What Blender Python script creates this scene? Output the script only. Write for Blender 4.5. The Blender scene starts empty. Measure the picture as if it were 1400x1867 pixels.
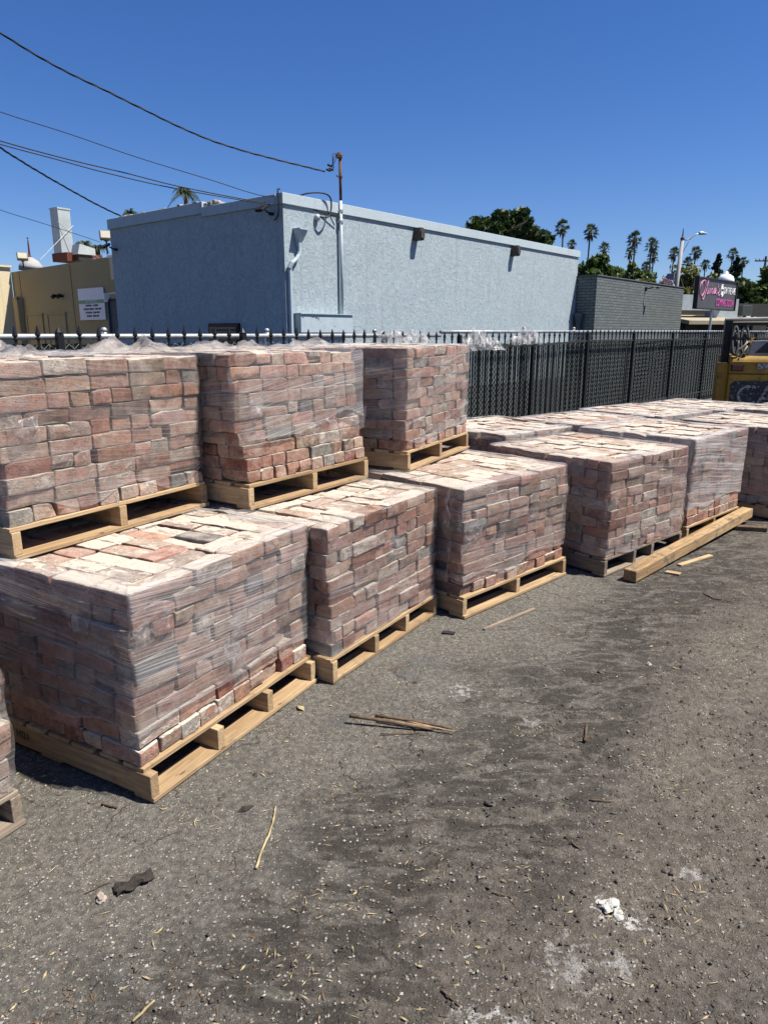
import bpy, math, random
import numpy as np
from mathutils import Matrix, Vector

# ------------------------------------------------------------------ camera, sky, sun, exposure
SC = bpy.context.scene
COL = SC.collection
H_EYE = 1.55
F_PX = 1294.0
PITCH = math.atan(326.5 / F_PX)
cam_d = bpy.data.cameras.new('camera')
cam = bpy.data.objects.new('camera', cam_d)
COL.objects.link(cam)
cam.location = (0, 0, H_EYE)
cam.rotation_euler = (math.pi / 2 - PITCH, 0, 0)
cam_d.sensor_fit = 'HORIZONTAL'
cam_d.sensor_width = 36.0
cam_d.lens = 36.0 * F_PX / 1400.0
cam_d.clip_start = 0.05
cam_d.clip_end = 5000
SC.camera = cam

SUN_AZ, SUN_EL = math.radians(101.5), math.radians(61)
world = bpy.data.worlds.new('World')
SC.world = world
world.use_nodes = True
wn = world.node_tree
sky = wn.nodes.new('ShaderNodeTexSky')
sky.sky_type = 'NISHITA'
sky.sun_disc = False
sky.sun_elevation = SUN_EL
sky.sun_rotation = SUN_AZ
sky.altitude = 200
sky.air_density = 1.0
sky.dust_density = 0.1
sky.ozone_density = 2.0
hs_ = wn.nodes.new('ShaderNodeHueSaturation')
hs_.inputs['Saturation'].default_value = 1.25
wn.links.new(sky.outputs[0], hs_.inputs['Color'])
tn_ = wn.nodes.new('ShaderNodeMix')
tn_.data_type = 'RGBA'; tn_.blend_type = 'MULTIPLY'
tn_.inputs[0].default_value = 1.0
tn_.inputs[7].default_value = (0.79, 0.90, 1.26, 1)
wn.links.new(hs_.outputs[0], tn_.inputs[6])
wn.links.new(tn_.outputs[2], wn.nodes['Background'].inputs[0])
wn.nodes['Background'].inputs[1].default_value = 0.05
sun_d = bpy.data.lights.new('sun', 'SUN')
sun_d.energy = 5.0
sun_d.angle = math.radians(0.53)
sun_d.color = (1.0, 0.95, 0.87)
sun = bpy.data.objects.new('sun', sun_d)
COL.objects.link(sun)
sdir = Vector((math.sin(SUN_AZ) * math.cos(SUN_EL), math.cos(SUN_AZ) * math.cos(SUN_EL), math.sin(SUN_EL)))
sun.rotation_euler = sdir.to_track_quat('Z', 'Y').to_euler()
SC.view_settings.view_transform = 'Standard'
SC.view_settings.look = 'None'
SC.view_settings.exposure = 0.89
SC.view_settings.gamma = 1.0
try:
    SC.cycles.transparent_max_bounces = 24
    SC.cycles.max_bounces = 8
except Exception:
    pass

R = random.Random(7)
NR = np.random.default_rng(7)
cP, sP = math.cos(PITCH), math.sin(PITCH)


def sight(px, py):
    u = (px - 700) / F_PX
    v = (933.5 - py) / F_PX
    return u, cP + v * sP, -sP + v * cP


def on_z(px, py, z=0.0):
    a, b, d = sight(px, py)
    t = (z - H_EYE) / d
    return Vector((a * t, b * t, z))


def at_depth(px, py, Y):
    a, b, d = sight(px, py)
    t = Y / b
    return Vector((a * t, Y, H_EYE + d * t))


# ------------------------------------------------------------------ mesh helpers
class MB:
    def __init__(s):
        s.V = []; s.F = []; s.n = 0; s.A = {}

    def add(s, V, F, **attrs):
        V = np.asarray(V, float).reshape(-1, 3)
        fl = F if isinstance(F, list) and len(F) and isinstance(F[0], np.ndarray) else None
        if fl is None:
            groups = {}
            if isinstance(F, np.ndarray):
                groups[F.shape[1]] = F
            else:
                for f in F:
                    groups.setdefault(len(f), []).append(f)
            fl = [np.asarray(g, int) for g in groups.values()]
        for g in fl:
            s.F.append(g + s.n)
        for k, a in attrs.items():
            a = np.asarray(a, float)
            if a.ndim == 1:
                a = np.tile(a, (len(V), 1))
            s.A.setdefault(k, []).append((s.n, a))
        s.V.append(V)
        s.n += len(V)
        return s

    def box(s, c, size, rz=0, r=0.0, M=None, **attrs):
        V, F, L = rbox(size, r)
        if rz:
            cz, sz = math.cos(rz), math.sin(rz)
            V = V @ np.array([[cz, sz, 0], [-sz, cz, 0], [0, 0, 1]])
        V = V + np.asarray(c, float)
        if M is not None:
            V = xf(M, V)
        if 'bco' not in attrs:
            attrs['bco'] = L + NR.uniform(-5, 5, 3)
        return s.add(V, F, **attrs)

    def tube(s, pts, r, n=8, cap=True, **attrs):
        P = [Vector(p) for p in pts]
        m = len(P)
        rr = [r] * m if not hasattr(r, '__len__') else list(r)
        V = []; F = []
        prev = None
        for i, p in enumerate(P):
            t = (P[min(i + 1, m - 1)] - P[max(i - 1, 0)])
            if t.length < 1e-9:
                t = Vector((0, 0, 1))
            t.normalize()
            if prev is None:
                a = t.orthogonal().normalized()
            else:
                a = (prev - t * prev.dot(t))
                a = a.normalized() if a.length > 1e-6 else t.orthogonal().normalized()
            prev = a
            b = t.cross(a)
            for k in range(n):
                w = 2 * math.pi * k / n
                V.append(p + (a * math.cos(w) + b * math.sin(w)) * rr[i])
        for i in range(m - 1):
            for k in range(n):
                F.append((i * n + k, i * n + (k + 1) % n, (i + 1) * n + (k + 1) % n, (i + 1) * n + k))
        if cap:
            F.append(tuple(range(n))[::-1])
            F.append(tuple((m - 1) * n + k for k in range(n)))
        return s.add([tuple(v) for v in V], F, **attrs)

    def lathe(s, prof, n=16, c=(0, 0, 0), **attrs):
        V = []; F = []
        for (r, z) in prof:
            for k in range(n):
                w = 2 * math.pi * k / n
                V.append((c[0] + r * math.cos(w), c[1] + r * math.sin(w), c[2] + z))
        m = len(prof)
        for i in range(m - 1):
            for k in range(n):
                F.append((i * n + k, i * n + (k + 1) % n, (i + 1) * n + (k + 1) % n, (i + 1) * n + k))
        F.append(tuple(range(n))[::-1]); F.append(tuple((m - 1) * n + k for k in range(n)))
        return s.add(V, F, **attrs)

    def prism(s, poly, d, M=None, **attrs):
        """polygon in local xy, extruded by d along local z"""
        n = len(poly)
        V = np.array([(p[0], p[1], 0) for p in poly] + [(p[0], p[1], d) for p in poly], float)
        F = [tuple(range(n))[::-1], tuple(range(n, 2 * n))] + [(i, (i + 1) % n, n + (i + 1) % n, n + i) for i in range(n)]
        if M is not None:
            V = xf(M, V)
        return s.add(V, F, **attrs)

    def build(s, name, mat, parent=None, smooth=False, loc=None, rz=0.0):
        me = bpy.data.meshes.new(name)
        V = np.concatenate(s.V) if s.V else np.zeros((0, 3))
        me.vertices.add(len(V))
        me.vertices.foreach_set('co', V.astype(np.float32).ravel())
        nl = sum(f.size for f in s.F); nf = sum(len(f) for f in s.F)
        me.loops.add(nl); me.polygons.add(nf)
        me.loops.foreach_set('vertex_index', np.concatenate([f.ravel() for f in s.F]).astype(np.int32))
        tot = np.concatenate([np.full(len(f), f.shape[1]) for f in s.F])
        st = np.concatenate([[0], np.cumsum(tot)[:-1]])
        me.polygons.foreach_set('loop_start', st.astype(np.int32))
        me.polygons.foreach_set('loop_total', tot.astype(np.int32))
        me.polygons.foreach_set('use_smooth', np.full(nf, bool(smooth)))
        for k, lst in s.A.items():
            w = lst[0][1].shape[1]
            arr = np.zeros((len(V), 4 if w == 4 else (3 if w == 3 else 1)), np.float32)
            for (o, a) in lst:
                arr[o:o + len(a)] = a
            ty = {1: 'FLOAT', 3: 'FLOAT_VECTOR', 4: 'FLOAT_COLOR'}[arr.shape[1]]
            at = me.attributes.new(k, ty, 'POINT')
            at.data.foreach_set({1: 'value', 3: 'vector', 4: 'color'}[arr.shape[1]], arr.ravel())
        me.update(calc_edges=True)
        me.materials.append(mat)
        o = bpy.data.objects.new(name, me)
        COL.objects.link(o)
        if parent is not None:
            o.parent = parent
        if loc is not None:
            o.location = loc
        if rz:
            o.rotation_euler = (0, 0, rz)
        return o


def xf(M, V):
    A = np.array(M)
    return V @ A[:3, :3].T + A[:3, 3]


_topo = {}


def grid_topo(nx, ny, nz):
    k = (nx, ny, nz)
    if k in _topo:
        return _topo[k]
    idx = {}; ijk = []

    def g(i, j, l):
        t = (i, j, l)
        if t not in idx:
            idx[t] = len(ijk); ijk.append(t)
        return idx[t]
    F = []
    for l, fl in ((0, 1), (nz - 1, 0)):
        for i in range(nx - 1):
            for j in range(ny - 1):
                q = [g(i, j, l), g(i + 1, j, l), g(i + 1, j + 1, l), g(i, j + 1, l)]
                F.append(q[::-1] if fl else q)
    for j, fl in ((0, 0), (ny - 1, 1)):
        for i in range(nx - 1):
            for l in range(nz - 1):
                q = [g(i, j, l), g(i + 1, j, l), g(i + 1, j, l + 1), g(i, j, l + 1)]
                F.append(q[::-1] if fl else q)
    for i, fl in ((0, 1), (nx - 1, 0)):
        for j in range(ny - 1):
            for l in range(nz - 1):
                q = [g(i, j, l), g(i, j + 1, l), g(i, j + 1, l + 1), g(i, j, l + 1)]
                F.append(q[::-1] if fl else q)
    _topo[k] = (np.array(ijk), np.array(F))
    return _topo[k]


def axis_pts(h, r, n):
    """n points from -h to h with the outermost cell of width r"""
    if n == 2:
        return np.array([-h, h])
    return np.concatenate([[-h], np.linspace(-h + r, h - r, n - 2), [h]])


def rbox(size, r=0.0):
    h = np.asarray(size, float) / 2
    if r <= 0:
        ijk, F = grid_topo(2, 2, 2)
        V = np.stack([np.array([-h[a], h[a]])[ijk[:, a]] for a in range(3)], 1)
    else:
        ijk, F = grid_topo(4, 4, 4)
        V = np.stack([axis_pts(h[a], r, 4)[ijk[:, a]] for a in range(3)], 1)
        inner = np.clip(V, -(h - r), h - r)
        d = V - inner
        ln = np.linalg.norm(d, axis=1, keepdims=True)
        V = np.where(ln > 1e-9, inner + d / np.maximum(ln, 1e-9) * r, V)
    order = np.argsort(-h)
    return V, F, V[:, order]


def empty(name, loc=(0, 0, 0), rz=0.0):
    o = bpy.data.objects.new(name, None)
    o.empty_display_size = 0.1
    COL.objects.link(o)
    o.location = loc
    o.rotation_euler = (0, 0, rz)
    return o


def tag(o, label=None, cat=None, group=None, kind=None):
    if label: o['label'] = label
    if cat: o['category'] = cat
    if group: o['group'] = group
    if kind: o['kind'] = kind
    return o


def copy_tree(o, parent=None):
    c = o.copy()
    COL.objects.link(c)
    if parent is not None:
        c.parent = parent
    for ch in list(o.children):
        copy_tree(ch, c)
    return c


class Noise1:
    """cheap smooth noise from random sines"""
    def __init__(s, dim, n, f0, f1, seed):
        g = np.random.default_rng(seed)
        d = g.normal(size=(n, dim)); d /= np.linalg.norm(d, axis=1, keepdims=True)
        s.k = d * g.uniform(f0, f1, (n, 1)); s.p = g.uniform(0, 6.28, n)
        s.a = 1 / math.sqrt(n / 2)

    def __call__(s, P):
        return np.sin(np.asarray(P) @ s.k.T + s.p).sum(1) * s.a


# ------------------------------------------------------------------ materials
class NT:
    def __init__(s, name):
        s.m = bpy.data.materials.new(name)
        s.m.use_nodes = True
        s.t = s.m.node_tree
        s.t.nodes.clear()
        s.out = s.t.nodes.new('ShaderNodeOutputMaterial')

    def n(s, ty, ins=None, **props):
        nd = s.t.nodes.new('ShaderNode' + ty)
        for k, v in props.items():
            setattr(nd, k, v)
        for k, v in (ins or {}).items():
            s.set(nd.inputs[k], v)
        return nd

    def set(s, sock, v):
        if isinstance(v, bpy.types.NodeSocket):
            s.t.links.new(v, sock)
        elif isinstance(v, bpy.types.Node):
            s.t.links.new(v.outputs[0], sock)
        else:
            if hasattr(sock, 'default_value'):
                if isinstance(v, tuple) and len(v) == 3 and sock.type == 'RGBA':
                    v = v + (1,)
                sock.default_value = v

    def math(s, op, a, b=0.0, clamp=False):
        nd = s.n('Math', operation=op, use_clamp=clamp)
        s.set(nd.inputs[0], a); s.set(nd.inputs[1], b)
        return nd.outputs[0]

    def mix(s, f, a, b, blend='MIX'):
        nd = s.n('Mix', data_type='RGBA', blend_type=blend)
        s.set(nd.inputs[0], f); s.set(nd.inputs[6], a); s.set(nd.inputs[7], b)
        return nd.outputs[2]

    def ramp(s, f, lo, hi, a=0.0, b=1.0):
        nd = s.n('MapRange', clamp=True)
        nd.interpolation_type = 'SMOOTHSTEP'
        for i, v in enumerate((f, lo, hi, a, b)):
            s.set(nd.inputs[i], v)
        return nd.outputs[0]

    def noise(s, vec, scale, detail=4, rough=0.55, dist=0.0, color=False):
        nd = s.n('TexNoise', {'Scale': scale, 'Detail': detail, 'Roughness': rough, 'Distortion': dist})
        if vec is not None:
            s.set(nd.inputs['Vector'], vec)
        return nd.outputs[1 if color else 0]

    def voro(s, vec, scale, feature='F1', out=0, rnd=1.0):
        nd = s.n('TexVoronoi', {'Scale': scale, 'Randomness': rnd}, feature=feature)
        s.set(nd.inputs['Vector'], vec)
        return nd.outputs[out]

    def mapping(s, vec, scale=(1, 1, 1), rot=(0, 0, 0), loc=(0, 0, 0)):
        return s.n('Mapping', {'Vector': vec, 'Location': loc, 'Rotation': rot, 'Scale': scale}).outputs[0]

    def attr(s, name, out='Vector'):
        return s.n('Attribute', attribute_name=name).outputs[out]

    def bump(s, h, strength=0.3, dist=0.01, normal=None):
        nd = s.n('Bump', {'Height': h, 'Strength': strength, 'Distance': dist})
        if normal is not None:
            s.set(nd.inputs['Normal'], normal)
        return nd.outputs[0]

    def obj(s):
        return s.n('TexCoord').outputs['Object']

    def bsdf(s, color, rough=0.8, metal=0.0, normal=None, spec=0.3, **kw):
        nd = s.n('BsdfPrincipled', {'Base Color': color, 'Roughness': rough, 'Metallic': metal, 'Specular IOR Level': spec})
        if normal is not None:
            s.set(nd.inputs['Normal'], normal)
        for k, v in kw.items():
            s.set(nd.inputs[k], v)
        return nd.outputs[0]

    def done(s, sh):
        s.t.links.new(sh, s.out.inputs['Surface'])
        return s.m


def plain(name, col, rough=0.6, metal=0.0, var=0.15, scale=6.0, bump=0.05, spec=0.3, rust=None, rust_amt=0.6):
    t = NT(name)
    c = t.obj()
    n = t.noise(c, scale, 6, 0.6)
    col2 = tuple(x * (1 - var * 1.6) for x in col)
    cc = t.mix(t.ramp(n, 0.3, 0.7), col2, col)
    if rust:
        cc = t.mix(t.ramp(t.noise(c, scale * 2.3, 7, 0.7), rust_amt, rust_amt + 0.08), cc, rust)
    nm = t.bump(t.noise(c, scale * 12, 3), bump, 0.01)
    return t.done(t.bsdf(cc, rough, metal, nm, spec))


def m_brick():
    t = NT('old_brick')
    co = t.attr('bco'); tint = t.attr('tint', 'Color'); mort = t.attr('tint', 'Alpha')
    # clay body, kiln mottling
    n1 = t.noise(co, 22, 5, 0.6)
    body = t.mix(t.ramp(n1, 0.32, 0.70), t.mix(1.0, tint, (0.80, 0.76, 0.74), 'MULTIPLY'), t.mix(1.0, tint, (1.28, 1.16, 1.08), 'MULTIPLY'))
    body = t.mix(t.ramp(t.noise(co, 48, 5, 0.72), 0.52, 0.68, 0, 0.6), body, t.mix(1.0, body, (0.55, 0.5, 0.5), 'MULTIPLY'))
    # pits
    pit = t.ramp(t.noise(co, 160, 3, 0.6), 0.28, 0.42)
    body = t.mix(t.math('MULTIPLY', t.math('SUBTRACT', 1.0, pit), 0.8), body, (0.05, 0.03, 0.025))
    # lime mortar smears, streaky along the brick
    ms = t.noise(t.mapping(co, (11, 26, 26)), 1.0, 8, 0.72, 0.6)
    up = t.attr('bed', 'Fac')
    thr = t.math('SUBTRACT', 0.785, t.math('ADD', t.math('MULTIPLY', mort, 0.30), t.math('MULTIPLY', up, 0.20)))
    mk = t.ramp(t.math('SUBTRACT', ms, thr), -0.025, 0.05)
    dust = t.ramp(t.math('SUBTRACT', t.noise(co, 14, 6, 0.7), thr), -0.24, 0.08, 0.0, 0.74)
    lime = t.mix(t.noise(co, 45, 4), (0.39, 0.335, 0.27), (0.56, 0.50, 0.42))
    colr = t.mix(dust, body, t.mix(0.35, lime, body))
    colr = t.mix(t.math('MULTIPLY', mk, 0.93), colr, lime)
    h = t.math('ADD', t.math('ADD', t.math('MULTIPLY', t.noise(co, 40, 6, 0.7), 0.8), t.math('MULTIPLY', pit, 0.25)), t.math('MULTIPLY', mk, 0.35))
    nm = t.bump(h, 0.9, 0.008)
    return t.done(t.bsdf(colr, 0.92, 0, nm, 0.15))


def m_wood(name, light, dark, grey=0.0):
    t = NT(name)
    co = t.attr('bco')
    g = t.noise(t.mapping(co, (3.0, 60, 60)), 1.0, 5, 0.6, 1.5)
    g2 = t.noise(t.mapping(co, (1.2, 14, 14)), 1.0, 3, 0.5, 0.8)
    c = t.mix(t.ramp(g, 0.3, 0.72), dark, light)
    c = t.mix(t.ramp(g2, 0.45, 0.75, 0, 0.55), c, t.mix(1.0, c, (0.72, 0.6, 0.5), 'MULTIPLY'))
    c = t.mix(t.ramp(t.noise(co, 0.45, 2), 0.40, 0.62, 0, 0.7), c, t.mix(1.0, c, (0.62, 0.58, 0.56), 'MULTIPLY'))
    kn = t.voro(t.mapping(co, (6, 16, 16)), 1.0)
    c = t.mix(t.ramp(kn, 0.05, 0.13, 0.75, 0.0), c, (0.08, 0.045, 0.02))
    st = t.ramp(t.noise(co, 8, 7, 0.7), 0.52, 0.68, 0, 0.55 + grey)
    c = t.mix(st, c, (0.10, 0.085, 0.07))
    nm = t.bump(t.math('ADD', g, t.math('MULTIPLY', t.noise(co, 120, 3), 0.3)), 0.5, 0.004)
    return t.done(t.bsdf(c, 0.78, 0, nm, 0.2))


def m_film(name='stretch_film', dens=0.30, crumple=False, sc=1.0):
    t = NT(name)
    uv = t.attr('fuv')          # x along the face, y height, z offset
    if crumple:
        c = t.obj()
        st = t.noise(c, 26 * sc, 5, 0.65, 1.6)
        st2 = t.noise(c, 70 * sc, 4, 0.6, 1.0)
        h = t.math('ADD', st, t.math('MULTIPLY', st2, 0.5))
        big = t.noise(c, 7, 2)
    else:
        wob = t.math('MULTIPLY', t.noise(uv, 1.3, 1), 0.06)
        comb = t.n('CombineXYZ'); sp = t.n('SeparateXYZ', {0: uv})
        t.set(comb.inputs[0], sp.outputs[0])
        t.set(comb.inputs[1], t.math('ADD', t.math('ADD', sp.outputs[1], wob), t.math('MULTIPLY', sp.outputs[0], 0.10)))
        t.set(comb.inputs[2], sp.outputs[2])
        v = comb.outputs[0]
        st = t.noise(t.mapping(v, (0.5, 165, 3)), 1.0, 3, 0.6, 0.12)
        st2 = t.noise(t.mapping(v, (0.9, 400, 3)), 1.0, 2, 0.5, 0.08)
        h = t.math('ADD', st, t.math('MULTIPLY', st2, 0.6))
        big = t.noise(t.mapping(v, (1.0, 7, 3)), 1.0, 3, 0.6)
    streak = t.ramp(h, 0.72, 0.98)
    layer = t.ramp(big, 0.38, 0.66, 0.5, 1.5)
    edge = t.attr('fold', 'Fac')
    cr = t.ramp(t.noise(t.attr('fuv') if not crumple else t.obj(), 5.5, 3, 0.6), 0.66, 0.76)
    d = t.math('MULTIPLY', t.math('ADD', dens * 0.45, t.math('MULTIPLY', streak, dens * 1.25)), layer)
    d = t.math('ADD', d, t.math('ADD', t.math('MULTIPLY', edge, 0.24), t.math('MULTIPLY', cr, 0.18)), clamp=True)
    hb = t.math('ADD', h, t.math('MULTIPLY', t.math('MULTIPLY', t.noise(t.attr('fuv') if not crumple else t.obj(), 48 * sc, 4, 0.7, 2.0), cr), 2.2))
    nm = t.bump(hb, 0.55, 0.005)
    tr = t.n('BsdfTransparent', {'Color': (0.99, 0.985, 0.98)})
    df = t.n('BsdfDiffuse', {'Color': (0.76, 0.745, 0.73), 'Normal': nm})
    tl = t.n('BsdfTranslucent', {'Color': (0.74, 0.73, 0.73), 'Normal': nm})
    gl = t.n('BsdfGlossy', {'Color': (0.95, 0.95, 0.95), 'Roughness': 0.14, 'Normal': nm})
    body = t.n('MixShader', {0: 0.4, 1: df.outputs[0], 2: tl.outputs[0]})
    m1 = t.n('MixShader', {0: d, 1: tr.outputs[0], 2: body.outputs[0]})
    fr = t.n('Fresnel', {'IOR': 1.35, 'Normal': nm})
    gf = t.math('MULTIPLY', fr.outputs[0], 0.38, clamp=True)
    m2 = t.n('MixShader', {0: gf, 1: m1.outputs[0], 2: gl.outputs[0]})
    return t.done(m2.outputs[0])


def m_ground():
    t = NT('yard_ground')
    co = t.obj()
    sp = t.n('SeparateXYZ', {0: co})
    x, y = sp.outputs[0], sp.outputs[1]
    wob = t.noise(co, 0.9, 5, 0.6)
    wob2 = t.noise(co, 3.3, 5, 0.65)
    # how far out from the row of stacks: dusty dirt takes over from asphalt
    d = t.math('SUBTRACT', t.math('MULTIPLY', x, 0.80), t.math('MULTIPLY', y, 0.60))
    d = t.math('ADD', d, t.math('ADD', t.math('MULTIPLY', t.math('SUBTRACT', wob, 0.5), 1.5), t.math('MULTIPLY', t.math('SUBTRACT', wob2, 0.5), 0.7)))
    dirt = t.ramp(d, -1.42, -0.78)
    # asphalt with pale aggregate
    a = t.mix(t.noise(co, 2.0, 6, 0.65), (0.134, 0.123, 0.105), (0.222, 0.205, 0.177))
    a = t.mix(t.ramp(t.noise(co, 42, 5, 0.7), 0.35, 0.7), t.mix(1.0, a, (0.62, 0.62, 0.62), 'MULTIPLY'), t.mix(1.0, a, (1.3, 1.3, 1.27), 'MULTIPLY'))
    cod = t.n('VectorMath', {0: co, 1: t.mapping(t.noise(co, 130, 3, 0.6, 0, True), (0.016, 0.016, 0.0))}, operation='ADD').outputs[0]
    v1 = t.n('TexVoronoi', {'Scale': 98.0, 'Vector': cod})
    pick = t.n('SeparateColor', {0: v1.outputs[1]})
    agg = t.math('MULTIPLY', t.ramp(t.math('MULTIPLY', v1.outputs[0], t.math('ADD', 0.75, pick.outputs[2])), 0.30, 0.46, 1, 0), t.ramp(pick.outputs[0], 0.32, 0.50))
    v2 = t.n('TexVoronoi', {'Scale': 210.0, 'Vector': cod})
    pick2 = t.n('SeparateColor', {0: v2.outputs[1]})
    agg2 = t.math('MULTIPLY', t.ramp(v2.outputs[0], 0.25, 0.45, 1, 0), t.ramp(pick2.outputs[0], 0.6, 0.75))
    stone = t.mix(pick.outputs[1], (0.15, 0.135, 0.115), (0.60, 0.56, 0.47))
    clump = t.ramp(t.noise(co, 3.0, 4, 0.6), 0.30, 0.58, 0.40, 1.0)
    a = t.mix(t.math('MULTIPLY', agg, clump), a, stone)
    a = t.mix(t.math('MULTIPLY', agg2, t.math('MULTIPLY', clump, 0.7)), a, (0.46, 0.43, 0.37))
    # smooth patches of bare binder
    a = t.mix(t.ramp(t.noise(co, 2.6, 3, 0.5, 0.6), 0.60, 0.70, 0, 0.75), a, (0.125, 0.122, 0.116))
    # cracks with straw and rust-coloured needles
    vc = t.n('TexVoronoi', {'Scale': 4.2, 'Vector': t.n('VectorMath', {0: co, 1: t.mapping(t.noise(co, 4, 5, 0.7, 0, True), (0.22, 0.22, 0))}, operation='ADD').outputs[0]}, feature='DISTANCE_TO_EDGE')
    crk = t.math('MULTIPLY', t.ramp(vc.outputs[0], 0.003, 0.022, 1, 0), t.ramp(t.noise(co, 3.1, 4), 0.48, 0.62))
    a = t.mix(t.math('MULTIPLY', crk, 0.6), a, t.mix(t.ramp(t.noise(co, 5, 3), 0.5, 0.62), (0.03, 0.026, 0.022), (0.17, 0.095, 0.04)))
    # dirt
    s = t.mix(t.noise(co, 1.6, 6, 0.65), (0.126, 0.110, 0.091), (0.226, 0.203, 0.173))
    s = t.mix(t.ramp(t.noise(co, 30, 6, 0.75), 0.35, 0.7), t.mix(1.0, s, (0.62, 0.6, 0.58), 'MULTIPLY'), t.mix(1.0, s, (1.22, 1.22, 1.2), 'MULTIPLY'))
    s = t.mix(t.math('MULTIPLY', agg, t.ramp(t.noise(co, 4, 4, 0.6), 0.38, 0.66, 0.12, 0.9)), s, stone)
    s = t.mix(t.math('MULTIPLY', agg2, 0.55), s, (0.40, 0.37, 0.32))
    g = t.mix(dirt, a, s)
    # dark oily band where trucks turn
    bd = t.math('ABSOLUTE', t.math('ADD', d, 1.02))
    streak = t.noise(t.mapping(co, (5.0, 13, 1), (0, 0, -0.65)), 1.0, 7, 0.72, 1.2)
    dark = t.math('MULTIPLY', t.ramp(bd, 0.12, 0.62, 1, 0), t.ramp(streak, 0.40, 0.56))
    band2 = t.math('ABSOLUTE', t.math('SUBTRACT', d, 0.02))
    lightb = t.ramp(t.math('ABSOLUTE', t.math('ADD', d, 0.42)), 0.05, 0.32, 1, 0)
    g = t.mix(t.math('MULTIPLY', t.math('MULTIPLY', lightb, t.ramp(streak, 0.35, 0.6)), 0.55), g, t.mix(1.0, g, (1.32, 1.28, 1.22), 'MULTIPLY'))
    dark = t.math('MAXIMUM', dark, t.math('MULTIPLY', t.math('MULTIPLY', t.ramp(band2, 0.05, 0.34, 1, 0), t.ramp(streak, 0.42, 0.58)), 0.7))
    dark2 = t.math('MULTIPLY', dirt, t.ramp(t.noise(co, 1.6, 8, 0.7), 0.50, 0.70))
    dk = t.math('MAXIMUM', t.math('MULTIPLY', dark, 0.86), t.math('MULTIPLY', dark2, 0.48))
    g = t.mix(dk, g, (0.060, 0.053, 0.045))
    dark_past_fence = t.ramp(t.math('SUBTRACT', t.math('MULTIPLY', y, 0.643), t.math('MULTIPLY', x, 0.766)), 5.55, 5.7)  # unseen ground past the fence, added dark to cut bounce onto the blue wall
    g = t.mix(dark_past_fence, g, t.mix(t.noise(co, 3, 4), (0.036, 0.036, 0.036), (0.055, 0.054, 0.052)))
    # spilt white lime
    for (cx, cy, r0, am) in ((0.635, 1.635, 0.085, 0.9), (0.685, 1.60, 0.06, 0.85), (0.215, 1.27, 0.13, 0.7), (0.30, 1.31, 0.08, 0.55), (0.47, 1.45, 0.13, 0.40), (0.58, 1.47, 0.09, 0.45), (0.35, 2.88, 0.10, 0.45), (0.92, 1.78, 0.07, 0.5), (0.60, 2.62, 0.07, 0.35)):
        q = t.n('VectorMath', {0: co, 1: (cx, cy, 0)}, operation='DISTANCE').outputs['Value']
        q = t.math('ADD', q, t.math('MULTIPLY', t.math('SUBTRACT', t.noise(co, 34, 5, 0.7), 0.5), r0 * 4.2))
        g = t.mix(t.ramp(q, r0 * 0.05, r0 * 0.5, am, 0), g, (0.62, 0.60, 0.56))
    # reddish brick dust and tan sand
    g = t.mix(t.ramp(t.noise(co, 2.1, 6, 0.7), 0.66, 0.76, 0, 0.5), g, (0.20, 0.145, 0.10))
    h = t.math('ADD', t.math('MULTIPLY', t.noise(co, 38, 8, 0.75), 1.2), t.math('MULTIPLY', t.math('ADD', agg, t.math('MULTIPLY', agg2, 0.5)), 0.45))
    h = t.math('ADD', h, t.math('MULTIPLY', t.math('MULTIPLY', streak, dirt), 0.8))
    h = t.math('SUBTRACT', h, t.math('MULTIPLY', crk, 0.35))
    nm = t.bump(h, 1.0, 0.022)
    return t.done(t.bsdf(g, 0.95, 0, nm, 0.1))


def m_stucco(name, c1, c2, scale=1.0, stains=True, trowel=True, b=0.6):
    t = NT(name)
    co = t.obj()
    if trowel:
        n = t.noise(co, 5.5 * scale, 6, 0.68, 2.2)
    else:
        n = t.noise(co, 22 * scale, 5, 0.65)
    n2 = t.noise(co, 60 * scale, 4, 0.7)
    c = t.mix(t.ramp(n, 0.3, 0.72), c1, c2)
    c = t.mix(t.ramp(t.noise(co, 0.8, 5, 0.6), 0.4, 0.75, 0, 0.35), c, t.mix(1.0, c, (0.84, 0.85, 0.86), 'MULTIPLY'))
    if stains:
        s = t.noise(t.mapping(co, (7, 7, 0.22)), 1.0, 6, 0.65)
        c = t.mix(t.ramp(s, 0.54, 0.74, 0, 0.42), c, t.mix(1.0, c, (0.6, 0.6, 0.6), 'MULTIPLY'))
    nm = t.bump(t.math('ADD', n, t.math('MULTIPLY', n2, 0.5)), b, 0.02)
    return t.done(t.bsdf(c, 0.9, 0, nm, 0.15))


def m_painted_brick():
    t = NT('grey_painted_brick')
    co = t.attr('bco')
    bt = t.n('TexBrick', {'Vector': co, 'Color1': (0.10, 0.115, 0.112), 'Color2': (0.135, 0.152, 0.147), 'Mortar': (0.040, 0.046, 0.046), 'Scale': 1.0,
                          'Mortar Size': 0.012, 'Mortar Smooth': 0.3, 'Brick Width': 0.33, 'Row Height': 0.10})
    c = t.mix(t.ramp(t.noise(co, 1.2, 4), 0.4, 0.7, 0, 0.35), bt.outputs[0], (0.085, 0.095, 0.093))
    nm = t.bump(t.math('SUBTRACT', t.math('MULTIPLY', t.noise(co, 40, 3), 0.2), bt.outputs[1]), 0.8, 0.012)
    return t.done(t.bsdf(c, 0.7, 0, nm, 0.3))


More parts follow.
